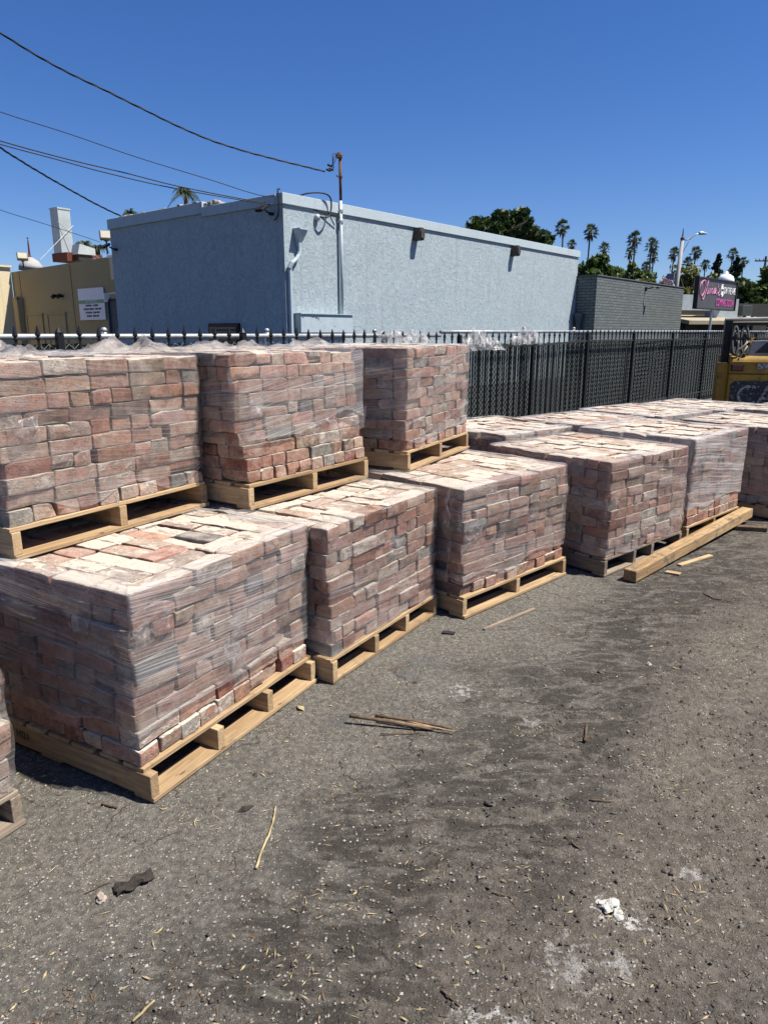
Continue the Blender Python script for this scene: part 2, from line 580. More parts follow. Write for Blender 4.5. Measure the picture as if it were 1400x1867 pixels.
def m_leaf(name, c1, c2, trans=0.25):
    t = NT(name)
    a = t.attr('leafvar', 'Fac')
    c = t.mix(a, c1, c2)
    p = t.n('BsdfPrincipled', {'Base Color': c, 'Roughness': 0.55, 'Specular IOR Level': 0.3})
    tl = t.n('BsdfTranslucent', {'Color': t.mix(1.0, c, (1.2, 1.25, 0.6), 'MULTIPLY')})
    m = t.n('MixShader', {0: trans, 1: p.outputs[0], 2: tl.outputs[0]})
    return t.done(m.outputs[0])


M = {}
M['brick'] = m_brick()
M['wood'] = m_wood('pallet_pine', (0.50, 0.37, 0.215), (0.32, 0.215, 0.115))
M['wood_old'] = m_wood('weathered_pallet', (0.32, 0.265, 0.20), (0.17, 0.135, 0.10), 0.2)
M['beam'] = m_wood('timber_beam', (0.47, 0.33, 0.175), (0.25, 0.16, 0.08), 0.35)
M['film'] = m_film('stretch_film', 0.235)
M['film_heavy'] = m_film('stretch_film_layers', 0.36)
M['film_thin'] = m_film('stretch_film_single', 0.138)
M['film_crumple'] = m_film('crumpled_film', 0.42, True)
M['film_loose'] = m_film('loose_film', 0.17, True, 0.28)
M['film_bunch'] = m_film('bunched_film', 0.20, True)
M['ground'] = m_ground()
M['blue'] = m_stucco('blue_stucco', (0.270, 0.325, 0.350), (0.385, 0.448, 0.468), b=0.9)
M['blue_trim'] = m_stucco('blue_trim', (0.36, 0.425, 0.455), (0.43, 0.495, 0.52), 1.2, True, False, 0.25)
M['blue_metal'] = plain('blue_painted_metal', (0.40, 0.47, 0.50), 0.5, 0, 0.08, 5, 0.03, rust=(0.10, 0.08, 0.07), rust_amt=0.70)
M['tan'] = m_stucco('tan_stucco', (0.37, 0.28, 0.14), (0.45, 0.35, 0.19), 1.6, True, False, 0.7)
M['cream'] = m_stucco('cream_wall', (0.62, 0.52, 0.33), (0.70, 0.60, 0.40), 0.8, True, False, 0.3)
M['gbrick'] = m_painted_brick()
M['gdark'] = plain('charcoal_paint', (0.10, 0.115, 0.115), 0.7)
M['iron'] = plain('black_iron', (0.010, 0.010, 0.011), 0.5, 0, 0.2, 8, 0.05, 0.3)
M['iron_dusty'] = plain('dusty_iron', (0.026, 0.026, 0.026), 0.6, 0, 0.3, 8, 0.05, 0.4)
M['galv'] = plain('galvanised_steel', (0.52, 0.54, 0.55), 0.42, 0.75, 0.15, 14, 0.03, 0.5)
M['galv_dull'] = plain('dull_galvanised', (0.36, 0.38, 0.39), 0.5, 0.5, 0.2, 14, 0.03, 0.4)
M['wire'] = plain('galvanised_wire', (0.52, 0.56, 0.54), 0.35, 0.25, 0.2, 20, 0.0, 0.5)
M['slat'] = plain('dark_green_slat', (0.0055, 0.0115, 0.0100), 0.65, 0, 0.25, 4, 0.02, 0.12)
M['rustpole'] = plain('rusty_steel', (0.13, 0.062, 0.042), 0.8, 0.0, 0.3, 7, 0.15)
M['brown'] = plain('brown_flashing', (0.075, 0.065, 0.055), 0.75, 0, 0.3, 9, 0.1)
M['black'] = plain('black_rubber', (0.012, 0.012, 0.013), 0.6, 0, 0.2, 6, 0.02)
M['white'] = plain('white_board', (0.74, 0.74, 0.76), 0.5, 0, 0.04, 3, 0.0)
M['green'] = plain('green_band', (0.12, 0.30, 0.17), 0.5, 0, 0.05, 3, 0.0)
M['ink'] = plain('black_ink', (0.05, 0.05, 0.05), 0.7, 0, 0.05, 3, 0.0)
M['stamp'] = plain('stamp_ink', (0.06, 0.04, 0.02), 0.8, 0, 0.3, 60, 0.0)
M['banner'] = plain('charcoal_banner', (0.072, 0.066, 0.073), 0.5, 0, 0.12, 1.5, 0.0)
M['pink'] = plain('pink_lettering', (0.62, 0.26, 0.42), 0.5, 0, 0.04, 3, 0.0)
M['magenta'] = plain('magenta_lettering', (0.55, 0.10, 0.32), 0.5, 0, 0.04, 3, 0.0)
M['signwhite'] = plain('white_lettering', (0.80, 0.80, 0.80), 0.5, 0, 0.03, 3, 0.0)
M['glass'] = plain('dark_glass', (0.012, 0.014, 0.018), 0.12, 0, 0.1, 3, 0.0, 0.5)
M['lens'] = plain('lamp_lens', (0.45, 0.42, 0.33), 0.2, 0, 0.1, 14, 0.0, 0.5)
M['lampbody'] = plain('bronze_lamp_housing', (0.11, 0.095, 0.075), 0.5, 0.2, 0.2, 8, 0.02)
M['yellow'] = plain('worn_yellow_paint', (0.36, 0.205, 0.030), 0.6, 0, 0.3, 3, 0.06, 0.25, rust=(0.06, 0.04, 0.02), rust_amt=0.57)
M['decal'] = plain('scuffed_decal', (0.035, 0.035, 0.038), 0.6, 0, 0.3, 16, 0.05, 0.3, rust=(0.45, 0.44, 0.43), rust_amt=0.57)
M['decal_white'] = plain('scuffed_white_letter', (0.42, 0.41, 0.40), 0.6, 0, 0.2, 16, 0.05, 0.3, rust=(0.05, 0.045, 0.04), rust_amt=0.46)
M['hood'] = plain('grey_hood_plate', (0.30, 0.29, 0.27), 0.6, 0, 0.2, 4, 0.05)
M['reflector'] = plain('red_reflector', (0.12, 0.018, 0.014), 0.25, 0, 0.1, 12, 0.02, 0.5)
M['concrete'] = plain('concrete_pole', (0.36, 0.35, 0.33), 0.8, 0, 0.12, 3, 0.1)
M['canopy'] = plain('tan_canopy', (0.34, 0.29, 0.20), 0.7, 0, 0.12, 2, 0.02)
M['pale_metal'] = plain('pale_sheet_metal', (0.42, 0.47, 0.48), 0.5, 0.1, 0.15, 1.4, 0.02)
M['shade'] = plain('painted_shade_dark', (0.05, 0.047, 0.043), 0.9)  # dark tone standing in for shade on the canopy wall and window blind
M['flag'] = plain('flag_red', (0.42, 0.035, 0.05), 0.7, 0, 0.05, 3, 0)
M['flagblue'] = plain('flag_blue', (0.035, 0.045, 0.14), 0.7, 0, 0.05, 3, 0)
M['roofred'] = plain('red_roof_frame', (0.12, 0.035, 0.025), 0.7, 0, 0.2, 4, 0.05)
M['bark'] = plain('tree_bark', (0.11, 0.085, 0.062), 0.95, 0, 0.3, 5, 0.5)
M['palmtrunk'] = plain('palm_trunk', (0.13, 0.105, 0.085), 0.95, 0, 0.25, 6, 0.5)
M['deadfrond'] = plain('dead_fronds', (0.16, 0.115, 0.065), 0.95, 0, 0.3, 3, 0.3)
M['leaf_mid'] = m_leaf('leaf_mid', (0.042, 0.072, 0.021), (0.11, 0.15, 0.038))
M['leaf_olive'] = m_leaf('leaf_olive', (0.10, 0.108, 0.040), (0.215, 0.21, 0.085))
M['leaf_dark'] = m_leaf('leaf_dark', (0.022, 0.042, 0.014), (0.055, 0.085, 0.026), 0.18)
M['leaf_palm'] = m_leaf('leaf_palm', (0.030, 0.048, 0.020), (0.075, 0.098, 0.036), 0.15)
M['leaf_cypress'] = m_leaf('leaf_cypress', (0.016, 0.028, 0.013), (0.032, 0.05, 0.02), 0.05)
M['straw'] = plain('dry_straw', (0.46, 0.36, 0.19), 0.85, 0, 0.3, 25, 0.0)
M['needle'] = plain('rusty_needles', (0.26, 0.13, 0.05), 0.9, 0, 0.3, 25, 0.0)
M['twig'] = plain('brown_twig', (0.15, 0.10, 0.062), 0.9, 0, 0.35, 30, 0.3)
M['barkpiece'] = plain('dark_bark', (0.075, 0.062, 0.052), 0.95, 0, 0.35, 40, 0.9)
M['stone'] = plain('pale_pebble', (0.40, 0.37, 0.32), 0.9, 0, 0.4, 30, 0.2)
M['darkstone'] = plain('dark_clod', (0.115, 0.099, 0.081), 0.95, 0, 0.4, 30, 0.2)
M['plaster'] = plain('crumbling_plaster', (0.55, 0.53, 0.48), 0.95, 0, 0.12, 30, 0.6)
M['rockpink'] = plain('pinkish_rock', (0.42, 0.35, 0.29), 0.9, 0, 0.25, 30, 0.5)
M['splinter'] = plain('pale_splinter', (0.52, 0.44, 0.31), 0.85, 0, 0.25, 25, 0.2)
# ------------------------------------------------------------------ ground
def spaced(lo, a, b, hi, step, growth=1.25):
    mid = list(np.arange(a, b + 1e-6, step))
    left = []; x = a; s = step
    while x > lo:
        s *= growth; x -= s; left.append(max(x, lo))
    right = []; x = b; s = step
    while x < hi:
        s *= growth; x += s; right.append(min(x, hi))
    return np.array(left[::-1] + mid + right)


gx = spaced(-900, -1.8, 4.2, 900, 0.022)
gy = spaced(-60, 0.9, 5.2, 1500, 0.022)
GX, GY = np.meshgrid(gx, gy, indexing='ij')
PG = np.stack([GX.ravel(), GY.ravel()], 1)
n_lo = Noise1(2, 10, 2, 7, 1); n_mid = Noise1(2, 24, 15, 50, 2); n_hi = Noise1(2, 40, 70, 190, 3)
fade = np.exp(-np.maximum(0, np.abs(PG[:, 0] - 1.2) - 3.2) * 1.5) * np.exp(-np.maximum(0, PG[:, 1] - 5.0) * 1.5)
dd = 0.8 * PG[:, 0] - 0.6 * PG[:, 1] + 0.35 * n_lo(PG)
dirtm = 1 / (1 + np.exp(-(dd + 1.05) * 7))


def ground_h(P, fd=1.0, dm=None):
    if dm is None:
        q = 0.8 * P[:, 0] - 0.6 * P[:, 1] + 0.35 * n_lo(P)
        dm = 1 / (1 + np.exp(-(q + 1.05) * 7))
    return fd * (0.004 * n_lo(P) * dm + (0.0007 + 0.0028 * dm) * n_mid(P) + (0.0006 + 0.0028 * dm) * n_hi(P)) - 0.004


ZG = ground_h(PG, fade, dirtm)
nx_, ny_ = len(gx), len(gy)
ii, jj = np.meshgrid(np.arange(nx_ - 1), np.arange(ny_ - 1), indexing='ij')
q0 = (ii * ny_ + jj).ravel()
FG = np.stack([q0, q0 + ny_, q0 + ny_ + 1, q0 + 1], 1)
mb = MB(); mb.add(np.column_stack([PG, ZG]), FG)
tag(mb.build('ground', M['ground'], smooth=True), kind='structure')

# ------------------------------------------------------------------ brick stacks on pallets
UNIT = 0.098
PAL_H = 0.12
TINTS = [((0.262, 0.148, 0.112), 34), ((0.300, 0.185, 0.143), 26), ((0.205, 0.102, 0.077), 13), ((0.275, 0.192, 0.146), 10),
         ((0.325, 0.228, 0.178), 10), ((0.142, 0.143, 0.138), 5), ((0.190, 0.143, 0.118), 6)]
TW = np.array([w for _, w in TINTS], float); TW /= TW.sum()


def brick_geo(L, W, H, rng, det):
    ijk, F = grid_topo(*det)
    h = np.array([L, W, H]) / 2
    r = rng.uniform(0.003, 0.0065)
    V = np.stack([axis_pts(h[a], r, det[a])[ijk[:, a]] for a in range(3)], 1)
    inner = np.clip(V, -(h - r), h - r)
    d = V - inner
    ln = np.linalg.norm(d, axis=1, keepdims=True)
    V = np.where(ln > 1e-9, inner + d / np.maximum(ln, 1e-9) * r, V)
    bed = (np.abs(V[:, 2]) > h[2] * 0.94).astype(float)[:, None]
    # chipped corners and edges
    for _ in range(rng.integers(2, 6)):
        c = np.sign(rng.uniform(-1, 1, 3)) * h
        w = rng.uniform(0.15, 1, 3)
        if rng.random() < 0.5:
            w[rng.integers(0, 3)] = 0.02
        n = np.sign(c) * w; n /= np.linalg.norm(n)
        lim = n @ c - rng.uniform(0.003, 0.013) - (0.012 if rng.random() < 0.12 else 0)
        e = V @ n - lim
        V = V - np.outer(np.clip(e, 0, None) * rng.uniform(0.75, 1.0), n)
    k = rng.normal(size=(6, 3)) * rng.uniform(18, 75, (6, 1)); ph = rng.uniform(0, 6.28, (6, 3))
    for m in range(6):
        V = V + np.sin((V @ k[m])[:, None] + ph[m]) * 0.0006
    return V, F, V + rng.uniform(-40, 40, 3), bed


def strips(n, rng, first2):
    out = []
    while n > 0:
        w = 2 if (n >= 2 and (rng.random() < 0.75 or (first2 and not out))) else 1
        out.append(w); n -= w
    return out


def layout(Nu, k, rng, Nv):
    """units (i0,i1,j0,j1) of every brick of course k; i runs along the row (right face), j runs back (left face)"""
    res = []
    along_u = (k % 2 == 0)
    N = Nu if along_u else Nv
    pos = 0
    for w in strips(Nv if along_u else Nu, rng, k == 0 or rng.random() < 0.5):
        q = 0
        while q < N:
            rem = N - q
            edge = (q == 0 or rem <= 2)
            if w == 2:
                if k == 0 and pos == 0:
                    it = 'H'
                elif rem < 2:
                    it = 'H'
                elif edge and not along_u:
                    it = 'X' if rng.random() < 0.72 else 'S'
                else:
                    it = 'S' if rng.random() < 0.72 else 'H'
                if it == 'X':
                    cells = [(q, q + 1, pos, pos + 2), ]; q += 1
                elif it == 'H':
                    cells = [(q, q + 1, pos, pos + 2)]; q += 1
                else:
                    cells = [(q, q + 2, pos, pos + 1), (q, q + 2, pos + 1, pos + 2)]; q += 2
            else:
                ln = 2 if (rem >= 2 and not (q == 0 and rng.random() < 0.4)) else 1
                cells = [(q, q + ln, pos, pos + 1)]; q += ln
            for (a0, a1, b0, b1) in cells:
                res.append((a0, a1, b0, b1) if along_u else (b0, b1, a0, a1))
        pos += w
    return res


class Stack:
    def __init__(s, key, N, az, z0, h, label, wrap=1.0, seed=0, Nv=10, det=(9, 6, 5), courses=10, inset=0.012, mort=0.5, low=1.2, peaks=0.0, film='film', lean=(0, 0), wu=1.0):
        s.key, s.N, s.az, s.z0, s.h, s.label, s.wrap = key, N, math.radians(az), z0, h, label, wrap
        s.seed, s.Nv, s.det, s.courses, s.inset, s.mort, s.low, s.peaks, s.film, s.lean = seed, Nv, det, courses, inset, mort, low, peaks, film, lean
        s.u = np.array([math.sin(s.az), math.cos(s.az), 0]); s.v = np.array([-math.cos(s.az), math.sin(s.az), 0])
        s.o = np.array([N[0], N[1], 0.0])
        s.zb = z0 + PAL_H
        s.zt = s.zb + courses * h
        s.un = UNIT * wu
        s.W = 10 * s.un
        s.wu = wu

    def w(s, P):
        P = np.asarray(P, float)
        return s.o + P[..., 0:1] * s.u + P[..., 1:2] * s.v + P[..., 2:3] * np.array([0, 0, 1.0])


LOWER = 'brick stacks standing on the ground'
UPPER = 'brick stacks on top of other stacks'
ST = [
    Stack('A0', (-1.66, 1.125), 29, 0, .0625, 'partly seen brick stack cut off by the left edge of the photo', seed=11, low=.1, wrap=.6, film='film_thin'),
    Stack('A1', (-.81, 2.105), 28.6, 0, .0617, 'nearest wrapped brick stack whose lowest courses show bare below the film', seed=12, low=2.0),
    Stack('A2', (-.235, 2.935), 32.5, 0, .0608, 'wrapped brick stack on the ground just right of the nearest one', seed=13, low=.15, film='film_thin'),
    Stack('A3', (.44, 3.70), 45, 0, .062, 'wrapped ground stack with a limp film tail hanging at its near corner', seed=14, low=1.6, film='film_thin', wu=1.07, lean=(-.025, .0)),
    Stack('A4', (1.44, 4.40), 48.5, 0, .0635, 'wrapped ground stack right behind the near end of the loose timber beam', seed=15, low=.4, film='film_thin', wu=1.04),
    Stack('A5', (2.30, 5.19), 47, 0, .0665, 'heavily filmed whitish ground stack with the timber beam lying in front', seed=16, low=2.0, det=(7, 5, 4), film='film_heavy'),
    Stack('A6', (3.34, 5.78), 50, 0, .066, 'shaded brick stack at the right edge past the end of the beam', seed=17, low=.3, det=(7, 5, 4)),
    Stack('U1', (-1.35, 2.47), 30, .742, .0588, 'upper left brick stack with bare face showing clean whole bricks', seed=21, low=.9, peaks=.05, film='film_thin', wrap=.7),
    Stack('U2', (-.63, 3.25), 34.5, .738, .0600, 'upper middle brick stack with torn film baring its lower right bricks', seed=22, low=3.6, peaks=.045, film='film', wu=.95, lean=(-.045, .06)),
    Stack('U3', (.14, 4.165), 27.5, .748, .0600, 'upper right brick stack standing in front of the dark slatted fence', seed=23, low=1.1),
    Stack('B3', (.985, 5.68), 50, 0, .063, 'back row stack low behind the upper right stack, by the fence', seed=31, low=.5, det=(6, 4, 4)),
    Stack('B4', (1.74, 6.16), 51, 0, .0645, 'back row stack whose top shows left of the whitish filmed stack', seed=32, low=.5, Nv=8, det=(6, 4, 4)),
    Stack('B5', (2.70, 6.90), 51, 0, .0635, 'back row stack with pale top in front of the middle of the fence', seed=33, low=.5, det=(6, 4, 4)),
    Stack('B6', (3.62, 7.52), 46, 0, .0635, 'farthest back row stack with shaded end, nearest the yellow machine', seed=34, low=.5, det=(6, 4, 4)),
    Stack('A7', (4.36, 6.85), 50, 0, .0655, 'brick stack at the far right edge below the yellow machine', seed=35, low=.5, det=(6, 4, 4)),
]
SUPPORT = [Stack('H1', (-1.78, 2.64), 29, 0, .0625, '', seed=41, wrap=0, det=(4, 4, 4)), Stack('H2', (-1.125, 3.52), 32.5, 0, .0608, '', seed=42, wrap=0, det=(4, 4, 4)),
           Stack('H3', (-.30, 4.47), 44.5, 0, .062, '', seed=43, wrap=0, det=(4, 4, 4))]
ALLST = ST + SUPPORT
CAM = np.array([0, 0, H_EYE])


def hidden(p, own):
    """is the sight line from the camera to p blocked by another stack's box"""
    d = p - CAM
    for s in ALLST:
        if s is own:
            continue
        o = CAM - s.o
        O = np.array([o @ s.u, o @ s.v, CAM[2]]); D = np.array([d @ s.u, d @ s.v, d[2]])
        lo = np.array([0.02, 0.02, s.z0 + PAL_H]); hi = np.array([s.W, s.un * s.Nv, s.zt])
        with np.errstate(divide='ignore', invalid='ignore'):
            t1 = (lo - O) / D; t2 = (hi - O) / D
        a = np.nanmax(np.minimum(t1, t2)); b = np.nanmin(np.maximum(t1, t2))
        if a < b and 0 < a < 0.985:
            return True
    return False


def in_frame(p):
    d = p - CAM
    z = d[1] * cP - d[2] * sP
    if z < 0.1:
        return False
    x = 700 + F_PX * d[0] / z; y = 933.5 - F_PX * (d[1] * sP + d[2] * cP) / z
    return -40 < x < 1440 and -40 < y < 1900


def build_stack(s, rng):
    W = s.W; Nv = s.Nv
    root = empty('brick_stack', (s.N[0], s.N[1], s.zb), math.pi / 2 - s.az)
    prot = {'R': np.full((s.courses, 10), -.05), 'L': np.full((s.courses, Nv), -.05), 'B': np.full((s.courses, 10), -.05), 'E': np.full((s.courses, Nv), -.05)}
    items = []
    drift = np.zeros(2)
    for k in range(s.courses):
        drift = drift * 0.7 + rng.normal(0, 0.0042, 2)
        top = (k == s.courses - 1)
        for (i0, i1, j0, j1) in layout(10, k, rng, Nv):
            edge = i0 == 0 or j0 == 0 or i1 == 10 or j1 == Nv
            if not (edge or top):
                continue
            gap = rng.uniform(0.001, 0.006)
            a = (i1 - i0) * s.un - gap; b = (j1 - j0) * s.un - gap
            if rng.random() < 0.12:
                if a > b: a -= rng.uniform(0, .014)
                else: b -= rng.uniform(0, .014)
            flip = b > a
            L_, W_ = (b, a) if flip else (a, b)
            hz = s.h * rng.uniform(0.962, 0.998)
            V, F, bco, bed = brick_geo(L_, W_, hz, rng, s.det)
            if flip:
                V = V[:, [1, 0, 2]] * np.array([-1, 1, 1])
            an = rng.normal(0, 0.012 if not top else 0.02)
            ca, sa = math.cos(an), math.sin(an)
            V = V @ np.array([[ca, sa, 0], [-sa, ca, 0], [0, 0, 1]])
            jit = rng.normal(0, 0.0032, 2)
            if rng.random() < 0.08:
                jit += rng.normal(0, 0.007, 2)
            c = np.array([(i0 + i1) / 2 * s.un + drift[0] + s.lean[0] * k / 9 + jit[0] + s.inset, (j0 + j1) / 2 * s.un + drift[1] + s.lean[1] * k / 9 + jit[1] + s.inset, (k + .5) * s.h + (rng.normal(0, .0035) if top else rng.uniform(-.0008, .0008))])
            V = V + c
            lo, hi = V.min(0), V.max(0)
            if j0 == 0: prot['R'][k, i0:i1] = -lo[1]
            if i0 == 0: prot['L'][k, j0:j1] = -lo[0]
            if j1 == Nv: prot['B'][k, i0:i1] = hi[1] - Nv * s.un
            if i1 == 10: prot['E'][k, j0:j1] = hi[0] - W
            ti = rng.choice(len(TINTS), p=TW)
            col = np.array(TINTS[ti][0]) * rng.uniform(0.8, 1.2) * np.array([1.02, rng.uniform(.94, 1.05), rng.uniform(.90, 1.03)])
            mo = np.clip(rng.normal(s.mort, 0.26), 0, 1.0)
            # visible size
            P = []
            if j0 == 0: P.append((np.array([c[0], lo[1], c[2]]), np.array([0, -1, 0.]), a * s.h))
            if i0 == 0: P.append((np.array([lo[0], c[1], c[2]]), np.array([-1, 0, 0.]), b * s.h))
            if top: P.append((np.array([c[0], c[1], hi[2]]), np.array([0, 0, 1.]), a * b))
            sc = 0
            for (p, n, ar) in P:
                pw = s.o + p[0] * s.u + p[1] * s.v + np.array([0, 0, p[2] + s.zb]); nw = n[0] * s.u + n[1] * s.v + np.array([0, 0, n[2]])
                d = CAM - pw; ds = np.linalg.norm(d)
                f = (nw @ d) / ds
                if f > 0 and in_frame(pw) and not hidden(pw, s):
                    sc += ar * f / ds ** 2
            items.append((sc, V, F, bco, bed, np.array([col[0], col[1], col[2], mo]), ti))
    items.sort(key=lambda t: -t[0])
    rest = MB(); nrest = 0
    for n, (sc, V, F, bco, bed, tint, ti) in enumerate(items):
        if sc > 0 and n < 100 and s.label:
            m = MB(); m.add(V, F, bco=bco, bed=bed, tint=tint)
            o = m.build('brick', M['brick'], root)
            if ti == 5:
                o['label'] = 'charcoal grey brick among red ones'
        else:
            rest.add(V, F, bco=bco, bed=bed, tint=tint); nrest += 1
    if nrest:
        o = rest.build('brick_mass', M['brick'], root)
        o['kind'] = 'stuff'
    s.prot = prot; s.root = root
    if s.wrap > 0:
        film(s, rng)
    return root


BUNCH = {'U1': [('R', .10, .33, .12, .11, .012)], 'U2': [('R', .08, .35, .10, .10, .014), ('R', .78, .20, .30, .12, .02), ('R', .55, .21, .22, .08, .022)],
         'A1': [('R', .10, .47, .16, .10, .008), ('R', .50, .22, .12, .20, .012)], 'A3': [('R', .08, .36, .16, .12, .016)], 'A4': [('R', .07, .39, .07, .07, .012)],
         'A5': [('R', .10, .45, .22, .12, .014)], 'U3': [('R', .10, .40, .16, .10, .012)], 'A2': [('R', .55, .40, .10, .10, .008)]}
TENTS = {'U1': [(.12, .14, .055, .3), (.66, .10, .065, .25), (.86, .13, .06, .2), (.40, .1, .018, .2), (3.3, .2, .05, .3), (2.4, .25, .05, .2), (1.5, .2, .04, .3)],
         'U2': [(.08, .16, .045, .25), (.30, .09, .035, .2), (.50, .1, .028, .2), (.78, .14, .05, .3), (3.7, .25, .045, .3), (2.3, .3, .04, .3), (1.4, .2, .03, .2)]}


def film(s, rng):
    W = s.W; D = s.Nv * s.un; C = s.courses; Hh = C * s.h
    n1 = Noise1(2, 14, 4, 22, s.seed * 7 + 1); n2 = Noise1(2, 10, 2, 9, s.seed * 7 + 2); n3 = Noise1(2, 16, 8, 40, s.seed * 7 + 3)
    near = s.det[0] >= 9
    ns = 56 if near else 22
    nz = 40 if near else 22
    sides = [('R', 0), ('E', 1), ('B', 2), ('L', 3)]

    def out(side, q, z):
        """film's distance outside the nominal face at fraction q along it and height z"""
        a = s.prot[side]
        # stretch bridges hollows: running max over neighbours, then smooth
        am = np.maximum(a, np.maximum(np.roll(a, 1, 1), np.roll(a, -1, 1)) - .004)
        zc = np.clip(z / s.h - .5, 0, C - 1); k0 = int(zc); k1 = min(k0 + 1, C - 1); f = zc - k0
        f = f * f * (3 - 2 * f)
        x = np.clip(q * a.shape[1] - .5, 0, a.shape[1] - 1); i0 = int(x); i1 = min(i0 + 1, a.shape[1] - 1); g = x - i0
        va = am[k0, i0] * (1 - g) + am[k0, i1] * g; vb = am[k1, i0] * (1 - g) + am[k1, i1] * g
        return max(va * (1 - f) + vb * f, -0.012) + 0.005 + 0.0022 * n1(np.array([[q * 1.2 + sides_id[side] * 7, z * 3]]))[0]
    sides_id = dict(sides)
    seq = []        # (side, q) round the stack
    for sd, _ in sides:
        for i in range(ns):
            seq.append((sd, i / ns))
    m = len(seq)
    rows = []
    V = np.zeros((0, 3)); P = []; U = []; FO = []
    nfold = 12 if s.peaks else 7
    ztop = Hh + .004
    for r in range(nz + nfold):
        for c, (sd, q) in enumerate(seq):
            ang = c / m
            qq = q if sd in ('R', 'E') else 1 - q
            per = (sides_id[sd] + q)
            zl = s.h * (s.low + .38 * n2(np.array([[per * 1.9, 3.1]]))[0])
            if s.key == 'U2' and sd == 'R':
                zl += s.h * (1.9 * max(0, (q - .42)) ** .5 - 0.5)
            if s.key == 'A3' and sd == 'L':
                zl += s.h * .3
            zl = max(zl, -.03)
            inset = 0; fold = 0.0
            if r < nz:
                z = zl + (ztop - zl) * (r / (nz - 1)) ** .95
                if r == 0: fold = .55
                elif r == 1: fold = .2
            else:
                t = (r - nz + 1) / nfold
                width = .085 + .035 * n2(np.array([[per * 2.3, 9.0]]))[0]
                if s.peaks: width = .42
                inset = width * t
                z = ztop + .003 + .004 * n3(np.array([[per * 2, t * .4]]))[0] * t + .003
                if s.peaks:
                    pk = 0
                    for (p0, w0, a0, t0) in TENTS[s.key]:
                        pk = max(pk, 1.15 * a0 * (1 + .35 * n3(np.array([[per * 2.2, t * 2 + p0]]))[0]) * max(0, 1 - abs(per - p0) / w0) * max(0, 1 - abs(t - t0) / .26))
                    z += pk + .004 + .002 * abs(n3(np.array([[per * 3, t * 3]]))[0])
                fold = .55 + .25 * math.sin(9 * t + 3 * per) - .35 * t
                if s.peaks: fold = -.40
            zz = min(z, Hh - .004)
            if q == 0:      # exact corner: both faces' offsets
                prev = {'R': 'L', 'E': 'R', 'B': 'E', 'L': 'B'}[sd]
                oa = out(sd, {'R': 0, 'E': 0, 'B': 1, 'L': 1}[sd], zz); ob = out(prev, {'L': 0, 'R': 1, 'E': 1, 'B': 0}[prev], zz)
                rr = .003
                x, y = {'R': (-ob + rr, -oa + rr), 'E': (W + oa - rr, -ob + rr), 'B': (W + ob - rr, D + oa - rr), 'L': (-oa + rr, D + ob - rr)}[sd]
            else:
                o_ = out(sd, qq, zz)
                x, y = {'R': (q * W, -o_), 'E': (W + o_, q * D), 'B': ((1 - q) * W, D + o_), 'L': (-o_, (1 - q) * D)}[sd]
            if r == nz - 1:
                inset = .003
            if inset:
                f = inset / (W / 2)
                x += (W / 2 - x) * f; y += (D / 2 - y) * f
            P.append((x, y, z)); U.append((per * W, z + inset - per * W * {'U2': .22, 'U3': .26, 'A3': .05}.get(s.key, 0.0), s.seed * 3.7)); FO.append(fold if s.peaks else max(0, fold))
    F = []
    for r in range(nz + nfold - 1):
        for c in range(m):
            c2 = (c + 1) % m
            F.append((r * m + c, r * m + c2, (r + 1) * m + c2, (r + 1) * m + c))
    if s.peaks:             # slack film on top, a sheet of its own
        cut = (nz - 1) * m
        b = MB(); b.add(P[cut:], [tuple(i - cut for i in f) for f in F if f[0] >= cut], fuv=np.array(U[cut:]), fold=np.zeros((len(P) - cut, 1)))
        b.build('loose_film', M['film_loose'], s.root, smooth=True)
        F = [f for f in F if f[0] < cut]; P = P[:cut + m]; U = U[:cut + m]; FO = [max(0, f) for f in FO[:cut + m]]
    b = MB(); b.add(P, F, fuv=np.array(U), fold=np.array(FO)[:, None])
    o = b.build('shrink_wrap', M[s.film], s.root, smooth=True)
    for k_, (side, uc, zc, su, sz_, dep) in enumerate(BUNCH.get(s.key, [])):
        na = Noise1(2, 16, 12, 60, s.seed * 13 + k_); nb = Noise1(2, 16, 40, 130, s.seed * 17 + k_)
        A, B_ = 34, 26; P = []; UU = []
        for i in range(A):
            for j in range(B_):
                a_, b_ = i / (A - 1) - .5, j / (B_ - 1) - .5
                e = max(0, 1 - (2 * abs(a_)) ** 3) * max(0, 1 - (2 * abs(b_)) ** 3)
                pt = np.array([[a_ * su * (1 + .3 * b_), b_ * sz_ + a_ * su * .25]])
                o_ = out(side, min(max((uc + pt[0, 0]) / W, 0), 1), max(0, zc + pt[0, 1])) + .002 + dep * e * (abs(na(pt)[0]) * .7 + abs(nb(pt)[0]) * .3)
                q_ = uc + pt[0, 0] + .006 * nb(pt + 2)[0]
                P.append((q_, -o_, zc + pt[0, 1]) if side == 'R' else (-o_, q_, zc + pt[0, 1])); UU.append((pt[0, 0], pt[0, 1], 0))
        FF = [(i * B_ + j, i * B_ + B_ + j, i * B_ + B_ + j + 1, i * B_ + j + 1) for i in range(A - 1) for j in range(B_ - 1)]
        b = MB(); b.add(P, FF, fuv=np.array(UU), fold=np.zeros((len(P), 1))); b.build('film_bunch', M['film_bunch'], s.root, smooth=True)
